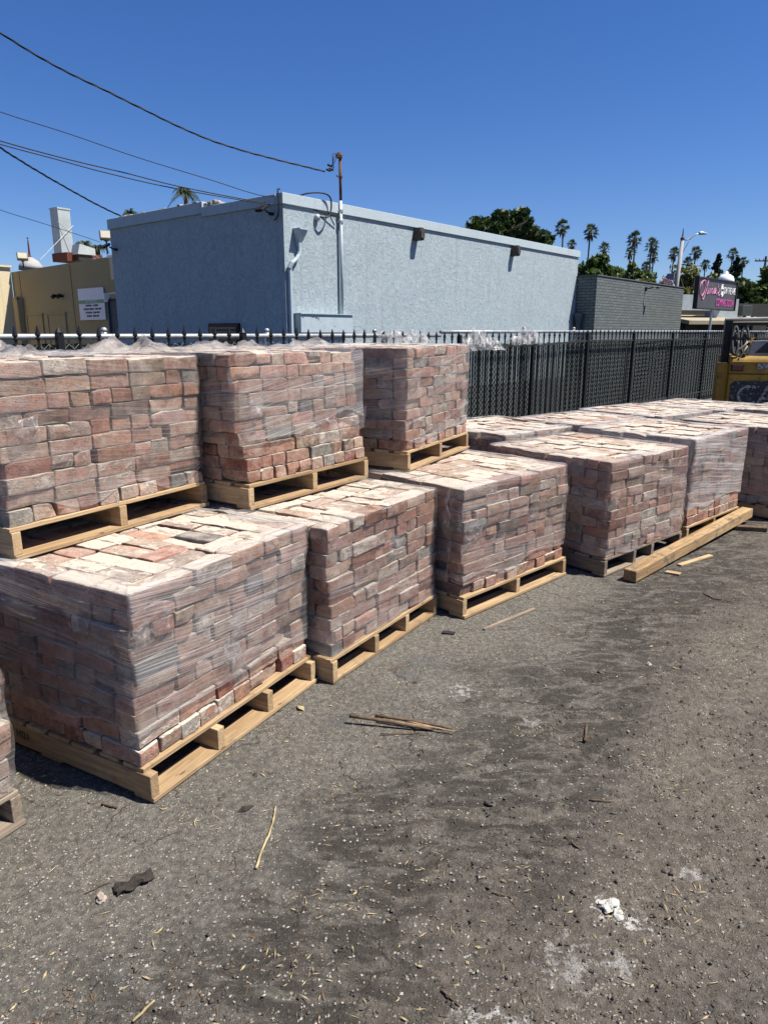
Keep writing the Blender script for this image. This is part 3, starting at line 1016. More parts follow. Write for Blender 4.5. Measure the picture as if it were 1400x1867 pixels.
    if s.key == 'A3':       # limp tail of film at the near corner
        P = []; nn = Noise1(1, 6, 4, 16, 5); rw = 40
        for i in range(rw):
            t = i / (rw - 1); z = .60 - .46 * t; wd = .035 * (1 - .7 * t) * (.8 + .3 * nn([[t * 2]])[0]); x = -.018 + .012 * nn([[t]])[0] - .02 * t; y = .10 + .02 * nn([[t + 4]])[0]
            for j in range(6):
                e = j / 5 - .5
                P.append((x - .012 * abs(math.sin(9 * e + 5 * t)), y + wd * e * 2, z))
        FF = [(r * 6 + c, r * 6 + c + 1, r * 6 + c + 7, r * 6 + c + 6) for r in range(rw - 1) for c in range(5)]
        b = MB(); b.add(P, FF, fuv=np.array(P), fold=np.full((len(P), 1), .25)); b.build('film_tail', M[s.film], s.root, smooth=True)
    return o


def build_pallet(N, az, z0, label, group, mid=(0.5,), old=False, seed=0, Wu=1.0, Wv=1.0, stick=0.0, jut=0.0, detail=True):
    rng = np.random.default_rng(seed)
    root = empty('wooden_pallet', (N[0], N[1], z0), math.pi / 2 - math.radians(az))
    tag(root, label, 'pallet', group)
    mat = M['wood_old'] if old else M['wood']
    dk, sh, sw = .017, .086, .036
    mass = MB()

    def put(name, c, size):
        if detail:
            b = MB(); b.box(c, size, r=.0025); b.build(name, mat, root)
        else:
            mass.box(c, size, r=.0025)
    for q in (0.0,) + tuple(mid) + (1.0,):
        x = sw / 2 + q * (Wu - sw)
        put('stringer', (x + rng.normal(0, .003), Wv / 2 - stick * rng.uniform(.3, 1) - jut * rng.uniform(.5, 1), dk + sh / 2), (sw, Wv - rng.uniform(0, .012), sh))
    n = 8
    for i in range(n):
        w = rng.uniform(.088, .112)
        y = w / 2 + i * (Wv - w) / (n - 1)
        put('deck_board', (Wu / 2 + rng.normal(0, .003), y + (.004 if i == 0 else 0), dk + sh + dk / 2), (Wu - rng.uniform(0, .008), w, dk))
    for y in (.055, Wv * .5, Wv - .055):
        put('bottom_board', (Wu / 2 + rng.normal(0, .004), y - (.01 + jut if y < .1 else 0), dk / 2), (Wu - rng.uniform(0, .015), rng.uniform(.09, .12), dk))
    if not detail:
        mass.build('frame', mat, root)
    return root


for s in ST:
    rng = np.random.default_rng(100 + s.seed)
    r_ = build_stack(s, rng)
    tag(r_, s.label, 'brick stack', UPPER if s.key[0] == 'U' else LOWER)
for s in SUPPORT:
    r_ = build_stack(s, np.random.default_rng(100 + s.seed))
    tag(r_, 'plain brick stack hidden behind the front row, carrying part of the upper stacks', 'brick stack', 'brick stacks hidden behind the front row')
pl = {
    'A0': ('weathered pallet corner at the lower left edge of the photo', (.5,), True), 'A1': ('stamped pine pallet under the nearest stack, its near corner jutting out', (.34, .67), False),
    'A2': ('pine pallet under the second ground stack, with four posts and green stain', (.36, .68), False), 'A3': ('brownish pallet under the ground stack with the hanging film tail', (.5,), False),
    'A4': ('grey weathered pallet beside the near end of the timber beam', (.36, .6), True), 'A5': ('pine pallet half hidden behind the timber beam', (.5,), False),
    'A6': ('pine pallet in shade at the right edge beyond the beam', (.5,), False), 'U1': ('pale pine pallet under the upper left stack, its openings black', (.5,), False),
    'U2': ('pale pine pallet under the upper middle stack with torn film', (.5,), False), 'U3': ('pale yellow pallet under the upper right stack by the fence', (.5,), False)}
for s in ALLST:
    az = math.degrees(s.az)
    if s.key in pl:
        lb, mid, old = pl[s.key]
        p_ = build_pallet(s.N, az, s.z0, lb, 'wooden pallets under the brick stacks', mid, old, s.seed, Wu=1.0 * s.wu, jut=.03 if s.key == 'A1' else 0, stick=.012 if s.key == 'A1' else .004)
    else:
        build_pallet(s.N, az, s.z0, 'pallet hidden under a back row brick stack', 'pallets hidden in the back row', (.5,), False, s.seed, detail=False)

# ------------------------------------------------------------------ fence along the yard
FD = np.array([.665, .7468]); FN = np.array([.7468, -.665]); F0 = np.array([-.5376, 7.971])


def fp(s, off=0.0, z=0.0):
    p = F0 + FD * s + FN * off
    return (p[0], p[1], z)


def fs(px):
    t = (px - 700) / 1334.6
    return (t * F0[1] - F0[0]) / (FD[0] - t * FD[1])


FROT = math.atan2(FD[1], FD[0])


def pipe_z(s):
    return 1.522 if s < 1.9 else 1.560 + .0022 * min(s, 14)


cl = empty('chain_link_fence', fp(-5.2, 0), FROT)
tag(cl, 'chain link fence with dark green slats and silver top pipe behind the black pickets', 'fence')
S0 = -5.2
L_ = 25.0
pitch, amp, stp = .040, .0208, .038
b = MB()
zz = np.arange(.06, 1.565, stp)
for k in range(int(L_ / pitch)):
    s_ = k * pitch
    zt_ = pipe_z(S0 + s_) - .012
    z = zz[zz < zt_]
    x = s_ + np.where(np.arange(len(z)) % 2 == 0, -amp, amp) * (1 if k % 2 == 0 else -1)
    yo = np.where(np.arange(len(z)) % 2 == 0, -.003, .003)
    r = .0013
    ring = [(-r, -r), (r, -r), (0, r * 1.3)]
    V = np.stack([np.column_stack([x + dx, yo + dy, z]) for dx, dy in ring], 1).reshape(-1, 3)
    n = len(z); i = np.arange(n - 1)[:, None] * 3
    F = np.concatenate([np.concatenate([i + a, i + c, i + 3 + c, i + 3 + a], 1) for a, c in ((0, 1), (1, 2), (2, 0))])
    b.add(V, F)
b.build('wire_mesh', M['wire'], cl)
for (a, c) in ((0, 7.1), (7.1, 25)):
    b = MB(); n = 12
    b.tube([(a + (c - a) * i / n, .0, pipe_z(S0 + a + .05 + (c - a - .1) * i / n)) for i in range(n + 1)], .0235, 10)
    b.build('top_rail', M['galv_dull'], cl, smooth=True)
for px in (195, 492, 688, 960, 1050):
    s_ = fs(px) - S0
    b = MB(); b.tube([(s_, .045, 0), (s_, .045, pipe_z(fs(px)) + .045)], .024, 10); b.lathe([(.027, 0), (.027, .02), (.012, .035)], 10, (s_, .045, pipe_z(fs(px)) + .04))
    b.build('post', M['galv_dull'], cl, smooth=True)
b = MB()
pitch = .062
for k in range(int(L_ / pitch)):
    s_ = (k + .5) * pitch
    top = pipe_z(S0 + s_) - (.155 if S0 + s_ > -1 else .05) + R.uniform(-.012, .012)
    b.box((s_, .006 + R.uniform(-.002, .002), top / 2 + .02), (pitch * .80, .004, top - .06))
b.build('slat_panel', M['slat'], cl)

pf = empty('picket_fence', fp(-5.2, .085), FROT)
tag(pf, 'black iron picket fence with spear tips standing along the yard', 'fence')
posts = [-5.0, -3.05, -1.3, .72, 2.2, 4.08, 5.86, 7.76, 9.74, 11.76, 13.8, 15.8, 17.8, 19.7]


def rail_z(s):
    if s < 0: return 1.415
    return 1.39 - .008 * (s - 1.4) if s < 5.85 else 1.424


for a, c in zip(posts[:-1], posts[1:]):
    xa, xc = a - S0, c - S0
    za, zc = rail_z(a + .01), rail_z(c - .01)
    for z0 in (0, -1.2):
        b = MB(); b.tube([(xa, 0, za + z0), (xc, 0, zc + z0)], .019, 4); b.build('rail', M['iron_dusty'], pf)
    b = MB(); n = max(1, round((c - a) / .163))
    for i in range(1, n):
        x = xa + (xc - xa) * i / n + R.uniform(-.004, .004); zt_ = za + (zc - za) * i / n
        tp = zt_ + R.uniform(.155, .172)
        b.box((x, .0, (tp - .075 + .1) / 2), (.0155, .0155, tp - .075 - .1))
        b.lathe([(.008, 0), (.019, .006), (.019, .014), (.009, .022), (.022, .034), (.016, .058), (.003, .105)], 7, (x, 0, tp - .08))
    b.build('picket_panel', M['iron'], pf)
for a in posts:
    za = max(rail_z(a - .05), rail_z(a + .05)) + .13
    b = MB(); b.box((a - S0, 0, za / 2), (.052, .052, za), r=.003); b.lathe([(.03, 0), (.034, .01), (.02, .03), (.004, .05)], 8, (a - S0, 0, za))
    b.build('post', M['iron'], pf)


def crumple(name, c, L, D, Hh, rz, seed, label, drop=.0):
    n = Noise1(2, 22, 6, 34, seed); n2 = Noise1(2, 14, 20, 70, seed + 1); n3 = Noise1(2, 22, 5, 24, seed + 2)
    A, B_ = 64, 30
    a = np.linspace(-.5, .5, A); q = np.linspace(-.5, .5, B_)
    AA, QQ = np.meshgrid(a, q, indexing='ij')
    P = np.column_stack([AA.ravel() * L, QQ.ravel() * D])
    env = np.clip(1 - (2 * np.abs(AA.ravel())) ** 3, 0, 1) * np.clip(1 - (2 * np.abs(QQ.ravel())) ** 4, .1, 1)
    z = (np.abs(n(P)) * .65 + np.abs(n2(P)) * .22) * Hh * env - drop * (2 * QQ.ravel()) ** 2
    P2 = P + np.column_stack([n3(P) * .03, n3(P[:, ::-1] + 3) * .035])
    i, j = np.meshgrid(np.arange(A - 1), np.arange(B_ - 1), indexing='ij'); k = (i * B_ + j).ravel()
    m = MB(); m.add(np.column_stack([P2, z]), np.stack([k, k + B_, k + B_ + 1, k + 1], 1), fuv=np.column_stack([P, z]), fold=np.zeros((len(P), 1)))
    o = m.build(name, M['film_crumple'], None, smooth=True, loc=c, rz=rz)
    return tag(o, label, 'plastic sheet', 'scraps of plastic film on the fence')


p_ = fp(fs(725), .06); crumple('plastic_scrap', (p_[0], p_[1], 1.47), .85, .22, .13, FROT, 51, 'crumpled clear plastic bundled on the fence top behind the upper right stack', .05)
p_ = fp(fs(862), .1); crumple('plastic_scrap', (p_[0], p_[1], 1.44), .85, .26, .14, FROT, 61, 'clear plastic draped over the pickets just right of the upper right stack', .12)
p_ = fp(fs(945), .1); crumple('plastic_scrap', (p_[0], p_[1], 1.46), .75, .2, .12, FROT, 71, 'wisp of clear plastic caught on the pickets farthest right, before the taller fence', .08)

# ------------------------------------------------------------------ blue building
BD = np.array([.640, .768]); BL = np.array([-.768, .640]); BC = np.array([-2.12, 16.0])
BROT = math.atan2(BD[1], BD[0])
bb = empty('blue_building', (BC[0], BC[1], 0), BROT)          # local x along the sunny wall, y along the shaded wall
tag(bb, 'flat roofed pale blue stucco building behind the fence', 'building')
LX, LY, TZ = 14.2, 6.85, 4.40
b = MB(); b.box((LX / 2, LY / 2, (TZ - .1) / 2), (LX, LY, TZ - .1)); b.build('wall', M['blue'], bb)
pr = .045
b = MB()
b.box((LX / 2, .06, TZ - .11), (LX + 2 * pr, .12 + 2 * pr, .22), r=.008)
b.build('parapet_trim', M['blue_trim'], bb)
b = MB(); b.box((.06, 1.4 + .06, TZ - .115), (.12 + 2 * pr, 2.55, .21), r=.008); b.build('parapet_trim', M['blue_trim'], bb)
b = MB(); b.box((.06, 4.78, TZ - .02), (.12 + 2 * pr + .02, 4.18, .26), r=.012)
b.build('parapet_trim', M['blue_trim'], bb)
# rough lumps where the parapet steps
b = MB()
for i in range(14):
    V, F, L__ = rbox((R.uniform(.08, .22), R.uniform(.1, .25), R.uniform(.05, .1)), .02)
    b.add(V + np.array([.08 + R.uniform(-.03, .1), 2.55 + R.uniform(-.25, .2), TZ + .04 + R.uniform(-.03, .05)]), F)
for i in range(26):
    V, F, L__ = rbox((R.uniform(.05, .14), R.uniform(.1, .3), R.uniform(.03, .06)), .015)
    b.add(V + np.array([.05 + R.uniform(-.05, .06), 2.8 + R.uniform(0, 3.9), TZ + .115]), F)
b.build('mortar_rubble', plain('broken_mortar', (.40, .36, .33), .9, 0, .3, 8, .4), bb)['kind'] = 'stuff'
for i, x in enumerate((4.57, 9.52)):
    b = MB(); b.prism([(0, 0), (.2, 0), (.2, .2), (.17, .3), (.03, .3), (0, .2)], .24, Matrix(((1, 0, 0, x - .1), (0, 0, -1, .02), (0, 1, 0, TZ - .22 - .31), (0, 0, 0, 1))))
    b.box((x, -.245, TZ - .38), (.15, .02, .2))
    b.build('roof_scupper', M['brown'], bb)
# mast and conduit for the service drop
ms = empty('service_mast', (BC + BD * 1.70 - BL * .07).tolist() + [1.95], BROT)
tag(ms, 'rusty pipe service mast rising from a grey conduit up the sunny blue wall', 'service mast')
b = MB(); b.tube([(0, 0, .0), (0, 0, 2.5)], .036, 12); b.build('conduit', M['blue_metal'], ms, smooth=True)
b = MB(); b.tube([(0, 0, 2.5), (0, 0, 3.38)], .033, 12); b.build('mast_pipe', M['rustpole'], ms, smooth=True)
for z in (2.02, 2.25): 
    b = MB(); b.lathe([(.04, 0), (.056, .012), (.056, .06), (.04, .07)], 12, (0, 0, z)); b.box((0, .04, z + .03), (.14, .012, .04)); b.build('strap', M['galv'], ms)
b = MB(); b.lathe([(.036, -.03), (.05, -.02), (.052, .02), (.036, .03)], 12, (0, 0, 3.0)); b.box((-.06, 0, 3.0), (.12, .025, .03)); b.build('clamp', M['rustpole'], ms)
b = MB(); b.lathe([(.045, 0), (.07, .02), (.075, .07), (.05, .12), (.015, .13)], 12, (-.02, 0, 3.37)); b.box((-.06, 0, 3.40), (.1, .09, .07), r=.02); b.build('weatherhead', M['rustpole'], ms)
for k, (dx, dz) in enumerate(((-.30, -.27), (-.34, -.2), (-.38, -.3))):
    b = MB()
    b.tube([(-.09, 0, 3.40), (-.16, -.02 * k, 3.46 - .04 * k), (-.24, -.03 * k, 3.42 - .08 * k), (-.27, -.03, 3.25 - .02 * k), (dx * .75, -.02, 3.37 + dz * .8), (dx, -.01, 3.37 + dz)], .009, 6)
    b.tube([(dx - .06, -.01, 3.37 + dz + .01), (dx + .05, -.01, 3.37 + dz)], .026, 8)
    b.build('drip_loop', M['black'], ms, smooth=True)
wb = MB(); wb.box((1.075, -.10, 1.76), (1.67, .20, .40), r=.006)
o = wb.build('cable_trough', M['blue_metal'], bb)
wb = MB(); wb.box((1.075, -.11, 1.968), (1.72, .24, .018)); wb.build('trough_lid', M['blue_metal'], o)
wb = MB()
for (x, z, w, h) in ((.62, 1.90, .10, .012), (.72, 1.885, .05, .03), (.78, 1.86, .022, .06), (.30, 1.89, .04, .01), (.86, 1.80, .012, .01), (1.3, 1.7, .03, .01)):
    wb.box((x, -.203, z), (w, .004, h))
wb.build('peeling_paint', M['brown'], o)
# downspout with leader head
ds = MB()
V = []
for z, w, d in ((3.70, .22, .20), (3.66, .22, .20), (3.44, .09, .10), (3.36, .085, .09)):
    V += [(.38 - w / 2, -.01, z), (.38 + w / 2, -.01, z), (.38 + w / 2, -.01 - d, z), (.38 - w / 2, -.01 - d, z)]
F = [(3, 2, 1, 0)]
for r_ in range(3):
    for k in range(4):
        F.append((r_ * 4 + k, r_ * 4 + (k + 1) % 4, r_ * 4 + 4 + (k + 1) % 4, r_ * 4 + 4 + k))
F.append((12, 13, 14, 15))
ds.add(V, F)
ds.box((.38, -.115, 3.71), (.25, .23, .03))
ds.tube([(.38, -.06, 3.40), (.38, -.06, 3.26), (.36, -.065, 3.19), (.28, -.07, 3.10), (.16, -.07, 3.02), (.10, -.065, 2.95), (.085, -.06, 2.86), (.085, -.06, 1.2)], .045, 8)
for i in range(7):
    ds.tube([(.14 - i * .012, -.068, 3.015 - i * .018), (.135 - i * .012, -.068, 3.005 - i * .018)], .052, 8)
ds.build('downspout', M['blue_metal'], bb)
# windows and lights on the shaded wall
w = MB(); w.box((-.03, 2.13, 1.35), (.09, 1.12, .85), r=.004); o = w.build('window', M['iron'], bb)
w = MB(); w.box((-.08, 2.13, 1.33), (.012, .98, .72)); w.build('pane', M['glass'], o)
w = MB(); w.box((-.10, 2.0, 1.62), (.05, 1.0, .03)); w.build('blind', M['shade'], o)


def floodlight(name, p, rz, label, tilt=.6, sc=1.0, group=None, pole=.0, mat='lampbody'):
    r_ = empty(name, p, rz)
    tag(r_, label, 'floodlight', group)
    T = Matrix.Translation((0, 0, pole + .1 * sc)) @ Matrix.Rotation(tilt, 4, 'X')
    b = MB(); V, F, L__ = rbox((.34 * sc, .10 * sc, .28 * sc), .02 * sc); b.add(xf(T, V), F)
    for i in range(5):
        V, F, L__ = rbox((.015 * sc, .05 * sc, .24 * sc)); b.add(xf(T, V + np.array([(-.12 + .06 * i) * sc, .07 * sc, 0])), F)
    b.build('housing', M[mat], r_)
    b = MB(); V, F, L__ = rbox((.28 * sc, .012 * sc, .22 * sc), .004); b.add(xf(T, V + np.array([0, -.055 * sc, 0])), F); b.build('lens', M['lens'], r_)
    b = MB(); b.tube([(0, .02, -.02), (0, .02, pole + .05 * sc)], .022 * sc, 8); b.tube([(0, .02, pole - .06), (0, .02, pole - .02)], .05 * sc, 8); b.build('bracket', M['iron'], r_)
    return r_


def wall_lamp(p, rz, label):
    r_ = empty('wall_floodlight', p, rz); tag(r_, label, 'floodlight', 'floodlights on the blue building')
    b = MB(); b.lathe([(.05, 0), (.06, .02), (.06, .05), (.03, .06)], 10); b.build('base', M['iron'], r_)
    b = MB(); b.tube([(0, 0, .03), (-.02, -.10, .05), (-.03, -.16, .09)], .02, 8); b.build('arm', M['iron'], r_)
    T = Matrix.Translation((-.04, -.27, .10)) @ Matrix.Rotation(.5, 4, 'X')
    b = MB(); V, F, L__ = rbox((.19, .24, .06), .015); b.add(xf(T, V), F); b.build('housing', M['iron'], r_)
    b = MB(); V, F, L__ = rbox((.15, .19, .01), .003); b.add(xf(T, V + np.array([0, 0, -.035])), F); b.build('lens', M['lens'], r_)


lp = BC - BD * .02 + BL * .28
wall_lamp((lp[0] - .05, lp[1], 3.98), BROT - math.pi / 2 + .2, 'black floodlight high on the shaded blue wall next to the sunlit corner')
lp = BC + BL * 6.55
wall_lamp((lp[0] - .05, lp[1], 3.70), BROT - math.pi / 2, 'black floodlight at the far left end of the shaded blue wall')
jb = MB(); jb.lathe([(.07, 0), (.07, .06), (.05, .09), (.02, .10)], 14)
jo = jb.build('junction_box', M['blue_metal'], None, smooth=True); jo.location = (*(BC + BD * .98 - BL * .0), 4.02)
jo.rotation_euler = (math.pi / 2, 0, BROT)
tag(jo, 'round junction box on the sunny blue wall with a cable looping over the parapet', 'junction box')
bw = lambda x, y, z: (BC[0] + BD[0] * x + BL[0] * y, BC[1] + BD[1] * x + BL[1] * y, z)


def cable(name, pts, r, label, cat='cable', group=None, twist=False, mat='black'):
    P = [Vector(p) for p in pts]
    # smooth the path
    Q = []
    for i in range(len(P) - 1):
        p0, p1, p2, p3 = P[max(i - 1, 0)], P[i], P[i + 1], P[min(i + 2, len(P) - 1)]
        for k in range(10):
            t = k / 10
            Q.append(.5 * ((2 * p1) + (-p0 + p2) * t + (2 * p0 - 5 * p1 + 4 * p2 - p3) * t * t + (-p0 + 3 * p1 - 3 * p2 + p3) * t ** 3))
    Q.append(P[-1])
    b = MB()
    if twist:
        n = 420
        seg = np.array([tuple(q) for q in Q]); ln = np.r_[0, np.cumsum(np.linalg.norm(np.diff(seg, axis=0), axis=1))]
        tt = np.linspace(0, ln[-1], n)
        S = np.column_stack([np.interp(tt, ln, seg[:, k]) for k in range(3)])
        for ph, rr, oo in ((0, r, r), (2.1, r, r), (4.2, r * .7, r)):
            w = tt * 2 * math.pi / .85 + ph
            b.tube(S + np.column_stack([oo * np.cos(w), np.zeros(n), oo * np.sin(w)]), rr, 5)
    else:
        b.tube(Q, r, 6)
    o = b.build(name, M[mat], None, smooth=True)
    return tag(o, label, cat, group)


cable('wall_cable', [bw(.98, -.12, 4.03), bw(1.12, -.16, 4.02), bw(1.26, -.14, 4.10), bw(1.34, -.12, 4.28), bw(1.30, -.12, 4.47), bw(1.1, -.08, 4.53), bw(.8, .05, 4.5), bw(.6, .2, 4.42)], .018, 'thick black cable looping from the round box over the blue parapet')
cable('wall_cable', [bw(-.06, .22, 3.88), bw(-.08, .12, 3.9), bw(-.09, .04, 4.0), bw(-.09, .03, 4.2), bw(-.075, .06, 4.45), bw(0, .08, 4.47)], .016, 'black cable running up the shaded blue wall beside its floodlight')
OV = 'overhead wires on the left'


def sky_wire(pts, Y0, Y1, r, label, twist=False, end=None, mat='black'):
    a, z = pts[0][0], pts[-1][0]
    P = [at_depth(px, py, Y0 + (Y1 - Y0) * (px - a) / (z - a)) for px, py in pts]
    st_ = P[0] - P[1]
    for k_ in range(int(18 / st_.length) + 2):
        st_ = st_ + Vector((0, 0, .05 * st_.length)); P.insert(0, P[0] + st_)
    if end is not None:
        P.append(Vector(end))
    cable('overhead_wire', P, r, label, 'overhead wire', OV, twist, mat)


sky_wire([(0, 59), (100, 119), (200, 168), (350, 241), (450, 276), (592, 312)], 13, 17.15, .0105, 'thick twisted service wire running up left from the mast, highest of the wires', True)
sky_wire([(0, 203), (125, 243), (250, 286), (380, 326), (478, 356)], 13, 16.0, .008, 'thin single wire reaching the blue corner between the service wire and the pair', end=bw(.3, .1, 4.42))
sky_wire([(0, 256), (125, 290), (230, 315), (330, 340), (475, 368), (560, 379)], 13, 16.8, .010, 'upper wire of the close pair crossing the blue parapet', end=bw(1.62, -.1, 4.12))
sky_wire([(0, 262), (100, 289), (200, 316), (320, 343), (500, 374), (560, 380)], 13.3, 16.6, .010, 'lower wire of the close pair crossing the blue parapet', end=bw(1.62, -.12, 4.09))
sky_wire([(0, 268), (60, 306), (120, 341), (180, 374), (222, 394)], 15, 20, .0115, 'twisted wire dropping steeply to the far left corner of the blue roof', True)
sky_wire([(0, 382), (60, 401), (120, 420), (183, 441)], 19, 23, .008, 'lowest thin wire dropping to the floodlight on the tan roof')

# ------------------------------------------------------------------ grey painted brick annex
ga = empty('brick_annex', (7.55, 26.4, 0), BROT)
tag(ga, 'low grey painted brick building joined to the far end of the blue one', 'building')


def brick_wall(name, x0, x1, y0, y1, z1, parent):
    """box whose brick pattern coordinates run along each face"""
    b = MB()
    for (p, q) in (((x0, y0), (x1, y0)), ((x0, y1), (x0, y0)), ((x1, y0), (x1, y1)), ((x1, y1), (x0, y1))):
        L = math.hypot(q[0] - p[0], q[1] - p[1])
        b.add([(p[0], p[1], 0), (q[0], q[1], 0), (q[0], q[1], z1), (p[0], p[1], z1)], [(0, 1, 2, 3)], bco=np.array([(0, 0, 0), (L, 0, 0), (L, z1, 0), (0, z1, 0)]))
    b.add([(x0, y0, z1), (x1, y0, z1), (x1, y1, z1), (x0, y1, z1)], [(0, 1, 2, 3)], bco=(0, 0, 0))
    return b.build(name, M['gbrick'], parent)


brick_wall('wall', 0, 9.4, 0, 5, 3.53, ga)
b = MB(); b.box((4.7, .1, 3.545), (9.46, .26, .035)); b.box((.1, 2.5, 3.546), (.26, 4.6, .033)); b.build('coping', M['gdark'], ga)
b = MB(); b.tube([(4.7, -.02, 3.28), (4.7, -.14, 3.30), (4.75, -.30, 3.34), (4.95, -.42, 3.36)], .022, 6); b.lathe([(.02, .06), (.09, 0), (.10, -.04)], 10, (4.98, -.42, 3.34)); b.box((4.7, -.03, 3.28), (.1, .06, .14)); b.build('gooseneck_lamp', M['iron'], ga)
b = MB(); b.lathe([(.09, 0), (.09, 1.9), (.16, 2.15), (.16, 2.25)], 10, (-.12, .55, 0)); b.build('downspout', plain('dark_blue_metal', (.07, .09, .11), .6), ga)

# ------------------------------------------------------------------ tan building, cream wall and what stands on them
tb = empty('tan_building', (-7.86, 22, 0), math.atan2(.64, -.768))       # local x along the wall to the left, y towards the camera
tag(tb, 'tan stucco building in shade left of the blue one, behind the fence', 'building')
# with this rotation local +y points (-.64,-.768): away from the building body
b = MB(); b.prism([(0, 0), (6.96, 0), (6.96, 3.64), (0, 3.75)], 8, Matrix(((1, 0, 0, 0), (0, 0, -1, 0), (0, 1, 0, 0), (0, 0, 0, 1)))); b.build('wall', M['tan'], tb)
b = MB(); b.box((.10, .03, 3.40), (.34, .06, .62)); b.build('cream_return', M['cream'], tb)  # lighter cream piece at the right end of the wall
b = MB(); b.box((.10, .04, 3.735), (.42, .14, .07)); b.build('roof_edge', M['signwhite'], tb)
for x0, x1 in ((3.35, 4.55), (4.95, 6.1)):
    b = MB(); b.box(((x0 + x1) / 2, .02, 2.18), (x1 - x0 + .1, .05, .07)); b.box((x1 + .03, .02, 1.1), (.10, .05, 2.2)); b.box((x0, .02, 1.1), (.05, .05, 2.2)); o = b.build('door_frame', M['tan'], tb)
    b = MB(); b.box(((x0 + x1) / 2, .008, 1.07), (x1 - x0, .02, 2.14)); b.build('door', M['tan'], o)
b = MB(); b.box((6.45, .11, 1.4), (.34, .22, 2.75), r=.02); b.build('pilaster', M['tan'], tb)
for x in (3.75, 2.9 + .5, 6.35):
    b = MB(); b.tube([(x, 0, 2.72), (x, .12, 2.74)], .05, 8); b.tube([(x, .12, 2.75), (x - .03, .2, 2.68)], .06, 8); b.build('spotlight', M['iron'], tb)
for x in (2.75, 6.35):
    b = MB(); b.box((x, .004, 1.85), (.014, .012, 3.6)); b.build('wall_joint', M['brown'], tb)

cw = empty('cream_wall', (-13.2, 26.4, 0), BROT)
tag(cw, 'sunlit cream block wall at the far left edge, meeting the tan building', 'wall')
b = MB(); b.box((-3.6, .15, 1.9), (7.2, .3, 3.8)); b.build('wall', M['cream'], cw)
b = MB(); b.box((-3.6, .14, 3.83), (7.3, .42, .06)); b.build('coping', M['cream'], cw)
b = MB(); b.box((-5.0, 3.2, 4.1), (9, 5.5, .35)); b.build('roof', M['pale_metal'], cw)


def text(name, body, size, mat, parent, loc, rot, extrude=.004, sx=1.0, align='CENTER'):
    cu = bpy.data.curves.new(name, 'FONT')
    cu.body = body; cu.size = size; cu.extrude = extrude; cu.align_x = align; cu.align_y = 'CENTER'
    cu.materials.append(mat)
    o = bpy.data.objects.new(name, cu); COL.objects.link(o)
    o.parent = parent; o.location = loc; o.rotation_euler = rot; o.scale = (sx, 1, 1)
    return o


def stroke(name, lines, r, mat, parent):
    """handwriting: smoothed flat tubes in the xz plane of the parent"""
    b = MB()
    for ln in lines:
        P = [Vector((p[0], 0, p[1])) for p in ln]; Q = []
        for i in range(len(P) - 1):
            p0, p1, p2, p3 = P[max(i - 1, 0)], P[i], P[i + 1], P[min(i + 2, len(P) - 1)]
            for k in range(8):
                t = k / 8
                Q.append(.5 * ((2 * p1) + (-p0 + p2) * t + (2 * p0 - 5 * p1 + 4 * p2 - p3) * t * t + (-p0 + 3 * p1 - 3 * p2 + p3) * t ** 3))
        Q.append(P[-1]); b.tube(Q, r, 6)
    return b.build(name, mat, parent, smooth=True)


def script_word(sx, sz, ox, oz):
    L = [[(.62, .95), (.40, 1.0), (.12, .80), (.02, .45), (.12, .10), (.34, .02), (.52, .30), (.56, .70), (.44, .95), (.26, .90), (.18, .62), (.22, .22), (.32, -.12), (.46, -.22), (.56, -.05), (.66, .25)],
         [(.66, .25), (.80, .75), (.86, .98), (.80, 1.0), (.74, .6), (.76, .22), (.84, .14), (.92, .32), (.97, .5), (.95, .25), (1.02, .15), (1.10, .35), (1.14, .5), (1.16, .3), (1.22, .2), (1.30, .48), (1.36, .52)],
         [(1.36, .52), (1.36, .3), (1.42, .18), (1.50, .35), (1.53, .5), (1.52, .28), (1.58, .2), (1.66, .34), (1.76, .52), (1.66, .56), (1.58, .4), (1.62, .22), (1.74, .3), (1.78, .5), (1.78, .24), (1.88, .2)],
         [(1.95, .82), (1.98, .72), (1.95, .64)], [(2.02, .22), (2.14, .36), (2.2, .56), (2.2, .38), (2.28, .26), (2.2, .14), (2.06, .14)], [(1.0, .70), (1.01, .72)], [(1.3, .72), (1.31, .74)]]
    return [[(ox + x * sx, oz + z * sz) for x, z in l] for l in L]


# hours board on the tan wall; local x runs to the viewer's right
bp = np.array([-7.86, 22]) + np.array([-.768, .64]) * 2.32 + np.array([-.64, -.768]) * .03
hs = empty('hours_board', (bp[0], bp[1], 1.95), math.atan2(-.64, .768))
tag(hs, 'white opening hours board with a green band on the tan wall', 'sign')
b = MB(); b.box((.77, -.012, .475), (1.54, .024, .95)); b.build('board', M['white'], hs)
b = MB(); b.box((.77, -.028, .545), (1.50, .008, .105)); b.build('band', M['green'], hs)
tr_ = (math.pi / 2, 0, 0)
text('lettering', 'ENTRANCE', .105, M['signwhite'], hs, (.80, -.036, .545), tr_, sx=1.25)
for i, tx in enumerate(('MONDAY - CLOSED', 'TUESDAY-FRIDAY  10AM-4PM', 'SATURDAY  10AM-4PM', 'SUNDAY  10AM-3PM')):
    text('lettering', tx, .082, M['ink'], hs, (.80, -.028, .43 - .105 * i), tr_, sx=1.0)
stroke('handwritten_name', script_word(.36, .20, .22, .66), .007, M['ink'], hs)

